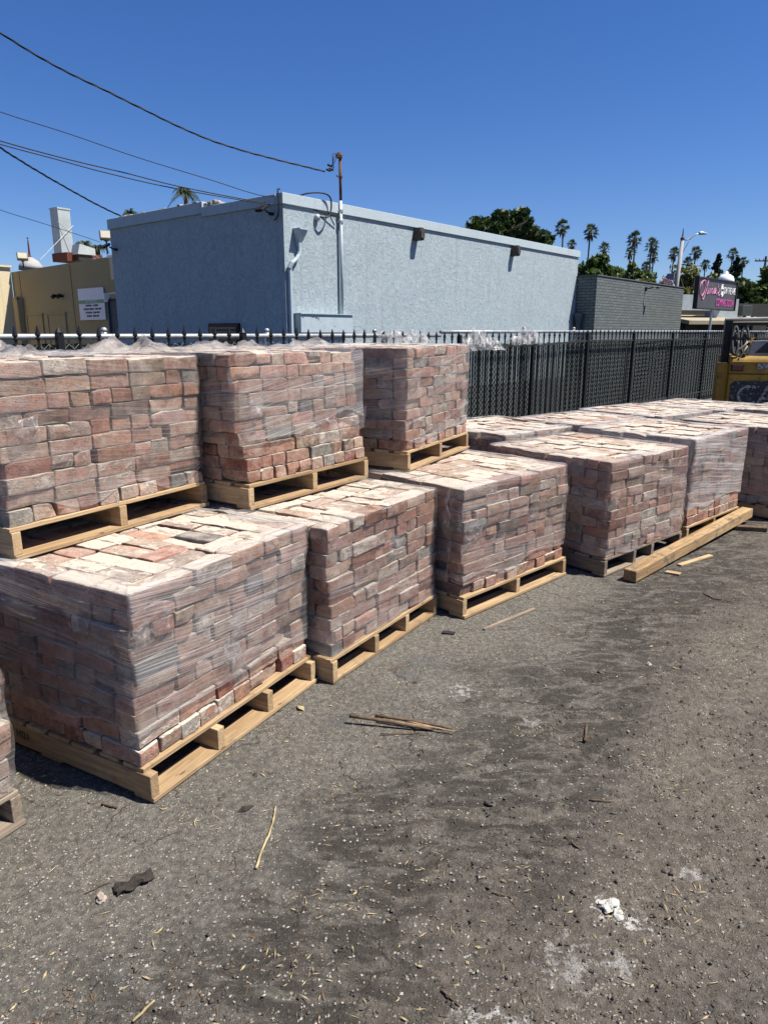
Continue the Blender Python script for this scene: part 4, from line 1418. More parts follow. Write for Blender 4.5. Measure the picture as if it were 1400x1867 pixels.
# security camera and blue panel between the two buildings
gp = empty('metal_gate', (-7.56, 20.9, 0), BROT)
tag(gp, 'dark blue panel closing the gap left of the blue building', 'gate')
b = MB(); b.box((-.0, .17, 1.25), (.08, .40, 2.5), r=.006); b.build('sheet', plain('navy_panel', (.045, .065, .095), .6), gp)
b = MB(); b.box((-.03, .36, 1.27), (.10, .07, 2.54), r=.006); b.build('post', plain('navy_post', (.05, .07, .10), .6), gp)
sc_ = empty('security_camera', at_depth(200, 537, 20.9), BROT)
tag(sc_, 'white security camera on an arm at the left end of the blue building', 'camera')
b = MB(); b.tube([(.1, -.62, .06), (0, .05, .03)], .02, 8); b.build('arm', M['signwhite'], sc_)
b = MB(); b.box((-.03, .16, -.04), (.16, .12, .17), r=.02); b.lathe([(.05, 0), (.06, .03), (.05, .08)], 10, (-.03, .16, -.19)); b.build('housing', M['signwhite'], sc_)

# roof equipment
Yd = 26.5
dp = at_depth(117, 462, Yd)
du = empty('exhaust_duct', dp, BROT + .1)
tag(du, 'tall square galvanised exhaust duct on the tan roof', 'duct')
b = MB(); b.box((0, 0, .72), (.46, .46, 1.46)); b.build('shaft', M['pale_metal'], du)
b = MB(); b.box((0, 0, 1.46), (.50, .50, .05)); b.build('cap', M['pale_metal'], du)
b = MB(); b.box((.25, -.1, -.14), (1.0, .9, .28)); b.box((.7, -.35, -.03), (1.1, .12, .12)); b.build('curb', M['roofred'], du)
for (a, c) in (((-.28, -.24, 1.0), (.9, -.9, -.25)), ((.3, -.26, .95), (-1.1, -.3, -.3)), ((.26, .2, .6), (.9, -.1, -.3))):
    b = MB(); b.tube([a, c], .009, 6); b.build('brace', M['galv_dull'], du)
ac = empty('roof_unit', at_depth(150, 459, 26.3), BROT)
tag(ac, 'small sheet metal vent hood beside the exhaust duct', 'roof unit')
b = MB(); b.prism([(-.3, -.1), (.35, -.1), (.35, .12), (-.2, .24)], .5, Matrix(((1, 0, 0, 0), (0, 0, -1, .25), (0, 1, 0, 0), (0, 0, 0, 1)))); b.build('hood', M['pale_metal'], ac)
b = MB(); b.box((.0, 0, -.2), (.5, .4, .2)); b.build('base', M['iron_dusty'], ac)
floodlight('roof_floodlight', at_depth(43, 487, 26.4), math.radians(28), 'bronze floodlight on the left end of the tan roof by the dome', -.55, 1.05, 'floodlights on the tan roof', .26)
floodlight('roof_floodlight', at_depth(196, 462, 22.2), math.radians(25), 'bronze floodlight on the right end of the tan roof near the blue wall', -.5, 1.05, 'floodlights on the tan roof', .40)
fn = empty('dome_finial', at_depth(57, 492, 34))
tag(fn, 'pale roof dome with a thin red finial behind the tan roof', 'dome')
b = MB(); b.lathe([(.52, 0), (.5, .18), (.36, .38), (.15, .52), (.05, .58)], 16); b.build('cupola', M['concrete'], fn, smooth=True)
b = MB(); b.lathe([(.10, .55), (.05, .65), (.035, 1.15), (.02, 1.3)], 8); b.lathe([(.01, 0), (.05, .04), (.01, .1)], 8, (0, 0, 1.32)); b.build('spike', M['roofred'], fn)

# ------------------------------------------------------------------ trees
def leaves(b, cen, rad, n, size, rng, clumps=26, squash=1.0, dense=.55):
    cen = np.array(cen); rad = np.array(rad)
    cl_ = rng.normal(size=(clumps, 3)); cl_ /= np.linalg.norm(cl_, axis=1, keepdims=True)
    cl_ = cl_ * rng.uniform(.35, .98, (clumps, 1)) * rad
    cr = rng.uniform(.22, .46, clumps) * rad.min()
    per = n // clumps
    V = []; A = []
    for c, r_ in zip(cl_, cr):
        d = rng.normal(size=(per, 3)); d /= np.linalg.norm(d, axis=1, keepdims=True)
        p = cen + c + d * r_ * rng.uniform(dense, 1.05, (per, 1)) * np.array([1.15, 1.15, .8])
        a = rng.normal(size=(per, 3)); a /= np.linalg.norm(a, axis=1, keepdims=True)
        bb_ = np.cross(a, rng.normal(size=(per, 3))); bb_ /= np.linalg.norm(bb_, axis=1, keepdims=True)
        s = size * rng.uniform(.6, 1.3, (per, 1))
        V.append(np.stack([p - a * s, p + bb_ * s * .5, p + a * s, p - bb_ * s * .5], 1).reshape(-1, 3))
        A.append(np.repeat(np.clip(rng.normal(.45, .28, per) + rng.normal(0, .15), 0, 1), 4))
    V = np.concatenate(V); A = np.concatenate(A)[:, None]
    b.add(V, np.arange(len(V)).reshape(-1, 4), leafvar=A)


def tree(name, px, py_top, Y, width_px, height_px, mat, label, n=3600, leaf=.16, blobs=None, cat='tree', group=None, seed=0, trunk=True):
    """crown spans width_px x height_px (photo pixels) hanging from py_top at distance Y"""
    rng = np.random.default_rng(seed + 900)
    k = Y / 1334.6
    top = at_depth(px, py_top, Y)
    w, h = width_px * k / 2, height_px * k
    root = empty(name, (top.x, Y, 0)); tag(root, label, cat, group)
    cz = top.z - h / 2
    b = MB()
    for (dx, dz, f, rw, rh) in (blobs or [(0, 0, 1, 1, 1)]):
        leaves(b, (dx * w, 0, cz + dz * h / 2), (w * rw, min(w, h) * rw * .8, h / 2 * rh), int(n * f), leaf, rng)
    b.build('crown', M[mat], root)
    if trunk:
        b = MB(); t0 = max(.10, .03 * top.z)
        b.tube([(0, 0, 0), (.05 * w, 0, cz * .5), (0, 0, cz - h * .15), (.05, 0, cz + h * .2)], [t0, t0 * .8, t0 * .6, t0 * .2], 8)
        for i in range(6):
            a = rng.uniform(0, 6.28); b.tube([(0, 0, cz - h * .3 + .05 * i * h), (math.cos(a) * w * .35, math.sin(a) * w * .3, cz - h * .05), (math.cos(a) * w * .7, math.sin(a) * w * .5, cz + h * rng.uniform(0, .25))], [t0 * .45, t0 * .28, t0 * .08], 6)
        b.build('trunk', M['bark'], root, smooth=True)
    return root


tree('leafy_tree', 915, 374, 44, 178, 80, 'leaf_dark', 'dark leafy tree showing above the roof of the blue building', 5200, .22, [(-.05, .1, .5, .55, .85), (.35, -.05, .3, .45, .9), (-.55, -.45, .2, .45, .5), (.8, -.5, .12, .25, .5)], seed=1)
tree('bushy_tree', 1110, 458, 62, 120, 110, 'leaf_mid', 'green bushy tree rising behind the left end of the grey brick building', 6500, .24, [(-.35, .35, .4, .55, .6), (.35, .1, .35, .55, .6), (0, -.3, .4, .9, .7), (-.8, -.1, .15, .3, .7)], seed=2, group='trees behind the grey brick building')
tree('bushy_tree', 1165, 472, 60, 75, 100, 'leaf_mid', 'lower green tree behind the middle of the grey brick building', 3200, .22, [(0, .1, .6, .8, .8), (.3, -.3, .4, .7, .6)], seed=3, group='trees behind the grey brick building')
tree('olive_tree', 1205, 478, 56, 95, 100, 'leaf_olive', 'olive green tree left of the street light pole', 3200, .20, [(0, 0, .7, .85, .9), (-.4, -.2, .3, .6, .7)], seed=4, group='trees behind the grey brick building')
tree('olive_tree', 1265, 468, 54, 110, 118, 'leaf_olive', 'airy olive tree between the street light and the banner', 4200, .18, [(-.2, .2, .5, .7, .75), (.35, -.1, .4, .6, .8), (0, -.4, .2, .9, .6)], seed=5, group='trees behind the grey brick building')
tree('broad_tree', 1385, 478, 46, 118, 130, 'leaf_mid', 'dark broad tree behind the banner at the right edge', 8000, .22, [(.2, .3, .45, .7, .65), (-.45, 0, .3, .55, .75), (.1, -.35, .35, 1.0, .7)], seed=6, group='trees behind the grey brick building')
tree('broad_tree', 1352, 520, 52, 60, 85, 'leaf_dark', 'dark low tree right behind the banner', 3000, .22, [(0, 0, 1, .95, .95)], seed=16, group='trees behind the grey brick building')


def cypress(px, py, Y, wpx, hpx, label, seed):
    rng = np.random.default_rng(seed); k = Y / 1334.6; top = at_depth(px, py, Y)
    root = empty('cypress_tree', (top.x, Y, 0)); tag(root, label, 'tree', 'cypresses on the skyline')
    b = MB(); w, h = wpx * k / 2, hpx * k
    for i in range(16):
        f = (i + .5) / 16; r_ = w * min(1, (1 - f) * 2.2 + .12)
        leaves(b, (rng.uniform(-.15, .15) * w, 0, top.z - h + f * h), (r_, r_, h / 16), 200, .30, rng, 5)
    b.build('crown', M['leaf_cypress'], root)
    b = MB(); b.tube([(0, 0, 0), (0, 0, top.z - h * .3)], [.3, .12], 8); b.build('trunk', M['bark'], root)


cypress(1310, 464, 105, 17, 60, 'slim dark cypress above the banner', 3)
cypress(1344, 470, 112, 20, 52, 'stubby dark cypress between the two palms right of the banner', 4)


def fan_palm(seed, skirt=True):
    rng = np.random.default_rng(seed)
    root = empty('fan_palm')
    b = MB(); b.tube([(0, 0, -16), (.12, 0, -8), (.05, 0, -2), (0, 0, 0)], [.22, .17, .14, .12], 9); b.build('trunk', M['palmtrunk'], root, smooth=True)
    b = MB()

    def frond(d, L, wid, droop, var, n=9):
        d = Vector(d).normalized(); side = d.cross(Vector((0, 0, 1)))
        side = side.normalized() if side.length > 1e-3 else Vector((1, 0, 0)); up = side.cross(d)
        c = d * L * .55 + Vector((0, 0, -droop * .2))
        b.tube([(0, 0, 0), tuple(d * L * .3 + Vector((0, 0, .03))), tuple(c)], .022, 4, leafvar=np.array([var]))
        for i in range(n):
            a = (i / (n - 1) - .5) * 2.5
            t = d * math.cos(a) + side * math.sin(a) + up * rng.uniform(-.12, .12)
            tip = c + t * L * .52 * (1 - .15 * abs(a)) + Vector((0, 0, -droop * (0.5 + abs(a) * .3)))
            m_ = c + (tip - c) * .55 + Vector((0, 0, droop * .12)); s_ = (d * -math.sin(a) + side * math.cos(a)) * wid
            b.add([tuple(c), tuple(m_ + s_), tuple(tip), tuple(m_ - s_)], [(0, 1, 2, 3)], leafvar=np.array([min(1, max(0, var + rng.uniform(-.15, .15)))]))
    for i in range(34):
        el = rng.uniform(-.55, 1.35); az = rng.uniform(0, 6.28)
        frond((math.cos(az) * math.cos(el), math.sin(az) * math.cos(el), math.sin(el)), rng.uniform(1.25, 1.7), .075, max(0, .45 - .3 * el), rng.uniform(.1, .8))
    b.build('crown', M['leaf_palm'], root)
    if skirt:
        b = MB()
        for i in range(34):
            az = rng.uniform(0, 6.28); z = rng.uniform(-1.1, -.1); r_ = rng.uniform(.3, .6) * (1 - .25 * abs(z + 1))
            b.tube([(0, 0, z + .5), (math.cos(az) * r_ * .8, math.sin(az) * r_ * .8, z), (math.cos(az) * r_, math.sin(az) * r_, z - .8)], [.05, .06, .02], 4)
        b.build('dead_skirt', M['deadfrond'], root)
    return root


PALMS = [(1026.6, 414, 13, 'tall fan palm left of all the others, above the end of the blue roof'), (1042, 446, 8.5, 'small palm peeking over the right end of the blue roof'), (1076, 422, 13, 'tall fan palm second from the left, on a bare thin trunk'),
         (1102, 452, 10, 'palm crown just above the green bushy tree'), (1158, 435, 13, 'tallest palm of the pair in the middle of the row'), (1149, 460, 10, 'shorter palm just left under the tall middle palm'),
         (1188, 445, 12, 'upper palm of the stacked pair left of the street light'), (1191, 467, 10, 'lower palm of the stacked pair left of the street light'), (1179, 486, 10, 'low palm half sunk in the trees under the stacked pair'),
         (1229, 462, 11, 'palm crown right behind the street light pole'), (1268, 460, 11, 'palm right of the street light under its lamp head'), (1254, 478, 9, 'low palm sunk in the olive tree right of the street light'),
         (1286, 482, 9, 'small palm between the street light and the slim cypress'), (1336, 462, 9.5, 'palm standing just right of the slim cypress'), (1355, 477, 9, 'palm right of the stubby cypress'), (1333, 496, 9, 'low palm at the foot of the cypresses')]
protos = [fan_palm(5), fan_palm(6)]
for i, (px, py, rp, lb) in enumerate(PALMS):
    o = protos[i] if i < 2 else copy_tree(protos[i % 2])
    Y = 120 + 14 * ((i * 7) % 5)
    k = rp * Y / 1334.6 / 1.30
    p_ = at_depth(px, py, Y)
    o.location = p_; o.scale = (k, k, k); o.rotation_euler = (0, 0, i * 1.7)
    tag(o, lb, 'palm', 'fan palms on the skyline')


def feather_palm(px, py, Y, rpx, label, seed):
    rng = np.random.default_rng(seed); k = Y / 1334.6 * rpx
    p_ = at_depth(px, py, Y)
    root = empty('feather_palm', p_); tag(root, label, 'palm', 'feathery palms behind the roofs')
    b = MB(); b.tube([(0, 0, -p_.z), (.05, 0, -p_.z / 2), (0, 0, 0)], [.16, .13, .10], 8); b.build('trunk', M['palmtrunk'], root)
    b = MB()
    for i in range(26):
        az = rng.uniform(0, 6.28); el = rng.uniform(-.1, 1.3); L = k * rng.uniform(.85, 1.15)
        d = Vector((math.cos(az) * math.cos(el), math.sin(az) * math.cos(el), math.sin(el)))
        P = [Vector((0, 0, 0)) + d * L * t + Vector((0, 0, -1)) * (L * .75 * t ** 2.2) for t in np.linspace(0, 1, 9)]
        b.tube(P, [.025 - .002 * i_ for i_ in range(9)], 4, leafvar=np.array([.4]))
        side = d.cross(Vector((0, 0, 1))).normalized()
        for q in range(1, 9):
            for e in np.linspace(0, 1, 4):
                c = P[q - 1].lerp(P[q], e); t = (P[q] - P[q - 1]).normalized()
                for sg in (-1, 1):
                    tip = c + side * sg * L * .26 * (1.15 - q / 9) + t * L * .14 + Vector((0, 0, -L * .10))
                    b.add([tuple(c), tuple(c + t * L * .03), tuple(tip)], [(0, 1, 2)], leafvar=np.array([rng.uniform(.1, .9)]))
    b.build('crown', M['leaf_palm'], root)


feather_palm(338, 352, 36, 30, 'feathery palm rising over the middle of the shaded blue roof', 1)
feather_palm(237, 388, 40, 20, 'small feathery palm tip at the left end of the blue roof', 2)
feather_palm(155, 446, 38, 22, 'feathery palm right of the exhaust duct', 3)
feather_palm(178, 454, 33, 24, 'drooping feathery palm next to the right roof floodlight', 4)

# ------------------------------------------------------------------ street furniture at right
sl = empty('street_light', at_depth(1222, 607, 50) * 1); sl.location.z = 0
tag(sl, 'concrete street light pole with one curved arm behind the grey brick building', 'street light')
b = MB(); b.tube([(0, 0, 0), (.09, 0, 4), (.20, 0, 7.6)], [.17, .14, .11], 12); b.build('pole', M['concrete'], sl, smooth=True)
b = MB(); b.lathe([(.13, 0), (.13, .12), (.05, .2), (.03, .6), (.005, .75)], 10, (.20, 0, 7.55)); b.build('finial', M['brown'], sl)
b = MB(); b.tube([(.2, 0, 7.55), (.55, 0, 7.55), (.85, 0, 7.75), (1.1, 0, 7.9), (1.3, 0, 7.92)], .04, 8); b.tube([(.22, 0, 6.6), (.6, 0, 7.35), (.82, 0, 7.72)], .022, 6); b.build('arm', M['galv'], sl, smooth=True)
b = MB(); b.lathe([(.02, -.05), (.13, -.03), (.15, .05), (.08, .14), (.02, .16)], 10, (1.35, 0, 7.92)); b.tube([(1.25, 0, 7.94), (1.45, 0, 7.97), (1.78, 0, 7.93)], [.08, .12, .05], 8); b.build('lamp_head', M['pale_metal'], sl, smooth=True)

fl = empty('flag', at_depth(1218, 508, 44)); tag(fl, 'drooping striped flag by the street light pole', 'flag')
fb = MB(); fr_ = MB(); fw = MB()
for i in range(7):
    x0 = -.35 + i * .09
    for (bb_, o_) in ((fr_, 0), (fw, .045)):
        P = [(x0 + o_ + .0, 0, .1 - i * .03), (x0 + o_ + .045, .03, .1 - i * .03), (x0 + o_ + .25, .05, -.5), (x0 + o_ + .2, .02, -.5)]
        V = np.array(P); V = np.concatenate([V, V + np.array([0, .012, 0])])
        bb_.add(V, [(0, 1, 2, 3), (7, 6, 5, 4), (0, 4, 5, 1), (1, 5, 6, 2), (2, 6, 7, 3), (3, 7, 4, 0)])
fr_.build('red_stripes', M['flag'], fl); fw.build('white_stripes', M['signwhite'], fl)
fb.box((.12, .02, .12), (.4, .03, .34)); fb.build('blue_canton', M['flagblue'], fl)
b = MB(); b.tube([(.34, .03, .35), (.34, .03, -4.6)], .025, 6); b.build('staff', M['galv'], fl)

sg = empty('shop_banner', (12.67, 30, 0), math.atan2(.72, .69))
tag(sg, 'charcoal banner sign on a post with pink handwriting and COMING SOON', 'sign')
zt0, zb0 = 1.55 + (.0726) * 30, 1.55 + .0335 * 30
SW, SH = 4.45, zt0 - zb0
b = MB(); b.box((SW / 2, .05, zb0 + SH / 2), (SW, .10, SH)); b.build('panel', M['banner'], sg)
b = MB()
for (c, s_) in (((SW / 2, .04, zt0 + .015), (SW + .1, .18, .04)), ((SW / 2, .04, zb0 - .02), (SW + .1, .18, .05)), ((-.02, .04, zb0 + SH / 2), (.05, .18, SH)), ((SW + .02, .04, zb0 + SH / 2), (.05, .18, SH))):
    b.box(c, s_)
b.build('frame', M['iron_dusty'], sg)
hw = stroke('handwritten_name', script_word(1.02, .62, .16, 0), .017, M['pink'], sg); hw.location = (0, -.012, zb0 + .48)
text('lettering', 'ON THE AVE', .40, M['signwhite'], sg, (3.62, -.014, zb0 + SH * .66), tr_, .006, .62)
b = MB()
nn_ = 28
ring_ = [(math.cos(2 * math.pi * i / nn_), math.sin(2 * math.pi * i / nn_)) for i in range(nn_)]
b.tube([(2.72 + .17 * x, -.012, zb0 + SH * .66 + .24 * z) for x, z in ring_ + ring_[:1]], .018, 5)
b.prism([(2.60, zb0 + SH * .72), (2.66, zb0 + SH * .88), (2.86, zb0 + SH * .84), (2.90, zb0 + SH * .70)], .012, Matrix(((1, 0, 0, 0), (0, 0, -1, 0), (0, 1, 0, 0), (0, 0, 0, 1))))
b.prism([(2.62, zb0 + SH * .50), (2.66, zb0 + SH * .62), (2.84, zb0 + SH * .64), (2.80, zb0 + SH * .5)], .012, Matrix(((1, 0, 0, 0), (0, 0, -1, 0), (0, 1, 0, 0), (0, 0, 0, 1))))
b.build('emblem', M['signwhite'], sg)
text('lettering', 'COMING SOON', .42, M['magenta'], sg, (3.18, -.014, zb0 + SH * .22), tr_, .006, .70)
b = MB(); b.tube([(2.1, .12, 0), (2.1, .12, zb0)], .055, 8); b.build('post', M['galv'], sg)

cb = empty('shop_canopy', (at_depth(1246, 600, 37).x, 37, 0), .35)
tag(cb, 'low building with a tan canopy and pale fascia behind the banner', 'building')
b = MB(); b.box((1.0, .3, 1.55 + 1.50), (2.6, .5, .75)); b.build('fascia', M['pale_metal'], cb)
b = MB(); b.box((2.9, .6, 1.55 + 1.25), (1.6, .6, .95)); b.build('fascia', M['pale_metal'], cb)
b = MB(); b.prism([(-.4, 1.55 + .42), (-.4, 1.55 + .60), (2.0, 1.55 + .95), (2.0, 1.55 + .75)], 6, Matrix(((0, 0, 1, -.6), (1, 0, 0, -.6), (0, 1, 0, 0), (0, 0, 0, 1)))); b.build('canopy', M['canopy'], cb)
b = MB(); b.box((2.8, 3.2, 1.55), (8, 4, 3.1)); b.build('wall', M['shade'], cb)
b = MB(); b.box((1.5, 1.15, 1.1), (.8, .1, 2.0)); b.build('door', M['brown'], cb)
b = MB(); b.box((4.0, -.4, 1.2), (.12, .12, 2.4)); b.build('post', M['iron_dusty'], cb)
dv = empty('roof_vent', at_depth(1322, 520, 38)); tag(dv, 'white domed vent just above the right half of the banner', 'roof vent')
b = MB(); b.lathe([(.36, -.5), (.36, .12), (.40, .14), (.40, .26), (.34, .42), (.2, .52), (.08, .56), (.06, .68), (.0, .70)], 18); b.build('dome', M['signwhite'], dv, smooth=True)
dbx = empty('rooftop_box', at_depth(1358, 566, 39)); tag(dbx, 'dark metal box on the canopy building right of the banner', 'roof unit')
b = MB(); b.box((0, 0, 0), (.5, .5, .55), r=.02); b.build('cabinet', M['gdark'], dbx)
b = MB(); b.box((.0, .0, -.9), (.12, .12, 1.3)); b.build('leg', M['iron_dusty'], dbx)
up = empty('utility_pole', (at_depth(1380, 600, 85).x, 85, 0)); tag(up, 'wooden utility pole with crossarm above the trees at the right edge', 'utility pole')
b = MB(); b.tube([(0, 0, 0), (0, 0, 10)], [.16, .12], 8); b.build('pole', M['bark'], up)
b = MB(); b.box((0, 0, 9.5), (2.4, .12, .14)); b.build('crossarm', M['bark'], up)
b = MB()
for x in (-1.1, -.7, -.25, .3, .75, 1.1): b.lathe([(.05, 0), (.07, .1), (.03, .25)], 6, (x, 0, 9.57))
b.build('insulators', M['pale_metal'], up)

# ------------------------------------------------------------------ yellow yard machine
YF = 12.0
kf = YF / 1334.6
fx = lambda px: at_depth(px, 650, YF).x
fz = lambda py: at_depth(1350, py, YF).z
fk = empty('forklift', (fx(1316), YF, 0), math.radians(-16)); tag(fk, 'worn yellow forklift at the right edge beyond the stacks', 'forklift')
X0 = fx(1316)
lx = lambda px: fx(px) - X0
zb = fz(648)
b = MB()
prof = [(0, .35), (0, zb - .10), (.03, zb - .035), (.09, zb), (1.25, zb), (1.25, .55), (1.1, .35)]
b.prism([(p[0], p[1]) for p in prof], 1.25, Matrix(((0, 0, 1, lx(1331)), (1, 0, 0, 0), (0, 1, 0, 0), (0, 0, 0, 1))))
cwt = b.build('counterweight', M['yellow'], fk)
bev = cwt.modifiers.new('bevel', 'BEVEL'); bev.width = .035; bev.segments = 3
b = MB(); b.box((lx(1322), .22, (fz(661) + .3) / 2), (.17, .30, fz(661) - .3), r=.02); b.build('side_panel', M['yellow'], fk)
b = MB(); b.box((lx(1331) + .6, -.004, fz(681)), (1.22, .014, .012)); b.build('seam', M['iron'], cwt)
b = MB(); b.box((lx(1343), -.018, fz(669.5)), (.19, .035, .115), r=.008); tl_ = b.build('tail_light', M['iron'], fk)
b = MB(); b.box((lx(1343), -.04, fz(669.5)), (.15, .012, .085), r=.004); b.build('reflector', M['reflector'], tl_)
b = MB(); b.box((lx(1390), -.006, fz(667)), (.24, .012, .085)); b.build('sticker', M['decal_white'], fk)
b = MB(); b.prism([(lx(1336), fz(750)), (lx(1335), fz(700)), (lx(1342), fz(694)), (lx(1440), fz(692)), (lx(1440), fz(752))], .008, Matrix(((1, 0, 0, 0), (0, 0, -1, 0), (0, 1, 0, 0), (0, 0, 0, 1)))); b.build('decal', M['decal'], fk)
text('lettering', 'CAT', .47, M['decal_white'], fk, (lx(1344) + .46, -.014, fz(721)), tr_, .004, .95)
for x, y in ((lx(1326), .30), (lx(1326) + 1.15, .30)):
    b = MB(); b.box((x, y, (fz(582) + fz(664)) / 2), (.115, .16, fz(582) - fz(664)), r=.01); b.build('mast_column', M['iron'], fk)
b = MB(); b.tube([(lx(1319), .27, fz(582)), (lx(1319) + 1.35, .27, fz(580))], .034, 10); b.build('guard_bar', M['hood'], fk)
b = MB(); b.box((lx(1326) + .62, .45, fz(590)), (1.1, .3, .05)); b.build('roof_guard', M['iron_dusty'], fk)
for px, w_, yy in ((1337, .05, .10), (1354, .065, .16)):
    b = MB(); n_ = 26
    b.tube([(lx(px) + w_ * .9 * math.cos(a), yy + .10 * math.sin(a), fz(621) + .225 * math.sin(a)) for a in np.linspace(0, 2 * math.pi, n_)], .024, 8)
    b.tube([(lx(px) + .3 * w_ * math.cos(a), yy, fz(619) + .10 * math.sin(a)) for a in np.linspace(0, 2 * math.pi, 14)], .016, 6)
    o = b.build('hose_reel', M['iron_dusty'], fk, smooth=True)
b = MB(); b.tube([(lx(1331), .05, fz(648)), (lx(1340), .04, fz(640)), (lx(1352), .05, fz(630)), (lx(1357), .06, fz(622))], .016, 6); b.tube([(lx(1347), .02, fz(650)), (lx(1357), .04, fz(630))], .012, 6); b.build('hose', M['canopy'], fk, smooth=True)
b = MB(); b.prism([(lx(1361), fz(648)), (lx(1366), fz(622)), (lx(1440), fz(620)), (lx(1440), fz(648))], .75, Matrix(((1, 0, 0, 0), (0, 0, 1, .12), (0, 1, 0, 0), (0, 0, 0, 1)))); b.build('hood', M['hood'], fk)
b = MB(); b.prism([(lx(1372), fz(643)), (lx(1390), fz(624)), (lx(1440), fz(623)), (lx(1440), fz(643))], .012, Matrix(((1, 0, 0, 0), (0, 0, -1, .118), (0, 1, 0, 0), (0, 0, 0, 1)))); b.build('grille', M['iron_dusty'], fk)
b = MB(); b.tube([(lx(1362), .10, fz(625)), (lx(1367), .12, fz(614))], [.02, .012], 6); b.build('lever', M['yellow'], fk)
for x, y in ((.22, .35), (1.2, .35)):
    b = MB(); b.tube([(x - .1, y, .27), (x + .1, y, .27)], .27, 20); b.tube([(x - .12, y, .27), (x + .12, y, .27)], .12, 12); b.build('tyre', M['black'], fk)


# ------------------------------------------------------------------ things lying on the ground
def gz(x, y):
    P = np.array([[x, y]])
    return float(ground_h(P)[0])


a = on_z(1160, 1064); c = on_z(1371, 953)
dv_ = Vector((c.x - a.x, c.y - a.y, 0)); Lb = dv_.length; azb = math.atan2(dv_.y, dv_.x)
b = MB(); V, F, Lc = rbox((Lb, .088, .078), .006)
V = V + NR.normal(0, .0007, V.shape)
b.add(V, F, bco=Lc + 2.2)
o = b.build('timber_beam', M['beam'])
nrm = Vector((-math.sin(azb), math.cos(azb), 0))
mid = (a + c) / 2 + nrm * .048
o.location = (mid.x, mid.y, .063); o.rotation_euler = (0, -.021, azb)
tag(o, 'long squared timber beam lying on the ground before the pallets', 'timber beam')
p0 = on_z(1356, 968)
b = MB(); b.box((0, 0, .018), (.24, .06, .036), r=.006); b.build('wood_block', M['twig'], None, loc=(p0.x + .06, p0.y + .02, 0), rz=-.25)  # dark brown colour stands in for the shade under the beam end
tag(bpy.data.objects['wood_block'], 'short wood block coloured shade-dark under the far end of the timber beam', 'wood block')


def stick(name, pts, r, mat, label, cat, group=None, n=6, taper=True):
    P = []
    for (px, py) in pts:
        g = on_z(px, py); P.append(Vector((g.x, g.y, gz(g.x, g.y) + r * .9 + .002)))
    Q = []
    for i in range(len(P) - 1):
        for k in range(5):
            q = P[i].lerp(P[i + 1], k / 5); Q.append(q + Vector((R.uniform(-1, 1), R.uniform(-1, 1), R.uniform(0, 1))) * r * .3)
    Q.append(P[-1])
    rr = [r * (1 - .45 * i / len(Q)) * R.uniform(.85, 1.15) for i in range(len(Q))] if taper else r
    b = MB(); b.tube(Q, rr, n)
    return tag(b.build(name, M[mat], None, smooth=True), label, cat, group)


def board(name, p, q, w, h, mat, label, cat, lift=.0):
    a, c = on_z(*p), on_z(*q); d = c - a
    b = MB(); V, F, Lc = rbox((d.length, w, h), min(w, h) * .15)
    V[:, 1] += .08 * w * np.sin(V[:, 0] * 31); V[:, 2] += NR.normal(0, h * .03, len(V))
    b.add(V, F, bco=Lc + NR.uniform(-4, 4, 3))
    m_ = (a + c) / 2
    return tag(b.build(name, M[mat], None, loc=(m_.x, m_.y, gz(m_.x, m_.y) + h / 2 + lift + .001), rz=math.atan2(d.y, d.x)), label, cat)


board('wood_lath', (882, 1149), (974, 1111), .022, .012, 'wood_old', 'thin weathered lath lying in front of the third ground stack', 'lath')
board('wood_splinter', (1238, 1031), (1296, 1013), .035, .010, 'wood', 'pale splintered slat lying beside the timber beam', 'splinter')
board('wood_chip', (1214, 1043), (1240, 1048), .05, .010, 'wood', 'small flat wood chip on the ground next to the timber beam', 'wood chip')
board('metal_strap', (806, 1153), (829, 1156), .03, .006, 'iron_dusty', 'dark bit of strap on the ground before the third ground stack', 'strap')
# curled bark
a, c = on_z(211, 1630), on_z(279, 1596)
d = c - a; b = MB(); nu, nv = 14, 7; V = []
for i in range(nu):
    for j in range(nv):
        u_ = i / (nu - 1); v_ = j / (nv - 1) - .5
        w_ = .050 * (1 + .06 * math.sin(u_ * 13) - (.25 if u_ < .07 else 0) + R.uniform(-.05, .05)); ang = v_ * 1.7
        V.append(((u_ - .5) * d.length + R.uniform(-.003, .003), w_ * .55 * math.sin(ang) + .006 * math.sin(u_ * 14), w_ * .5 * math.cos(ang) + .004 * math.sin(u_ * 11 + j)))
for i in range(nu):
    for j in range(nv):
        x_, y_, z_ = V[i * nv + j]; V.append((x_, y_ * .8, z_ - .008))
F = []
for i in range(nu - 1):
    for j in range(nv - 1):
        k = i * nv + j; F.append((k, k + nv, k + nv + 1, k + 1)); k2 = k + nu * nv; F.append((k2 + 1, k2 + nv + 1, k2 + nv, k2))
o_ = nu * nv
for i in range(nu - 1):
    for j in (0, nv - 1):
        k = i * nv + j; F.append((k, k + nv, k + nv + o_, k + o_))
for j in range(nv - 1):
    for i in (0, nu - 1):
        k = i * nv + j; F.append((k, k + 1, k + 1 + o_, k + o_))
b.add(V, F); m_ = (a + c) / 2
o = b.build('bark_piece', M['barkpiece'], None, loc=(m_.x, m_.y, gz(m_.x, m_.y) - .004), rz=math.atan2(d.y, d.x)); tag(o, 'curled dark bark piece on the grey asphalt at lower left', 'bark')
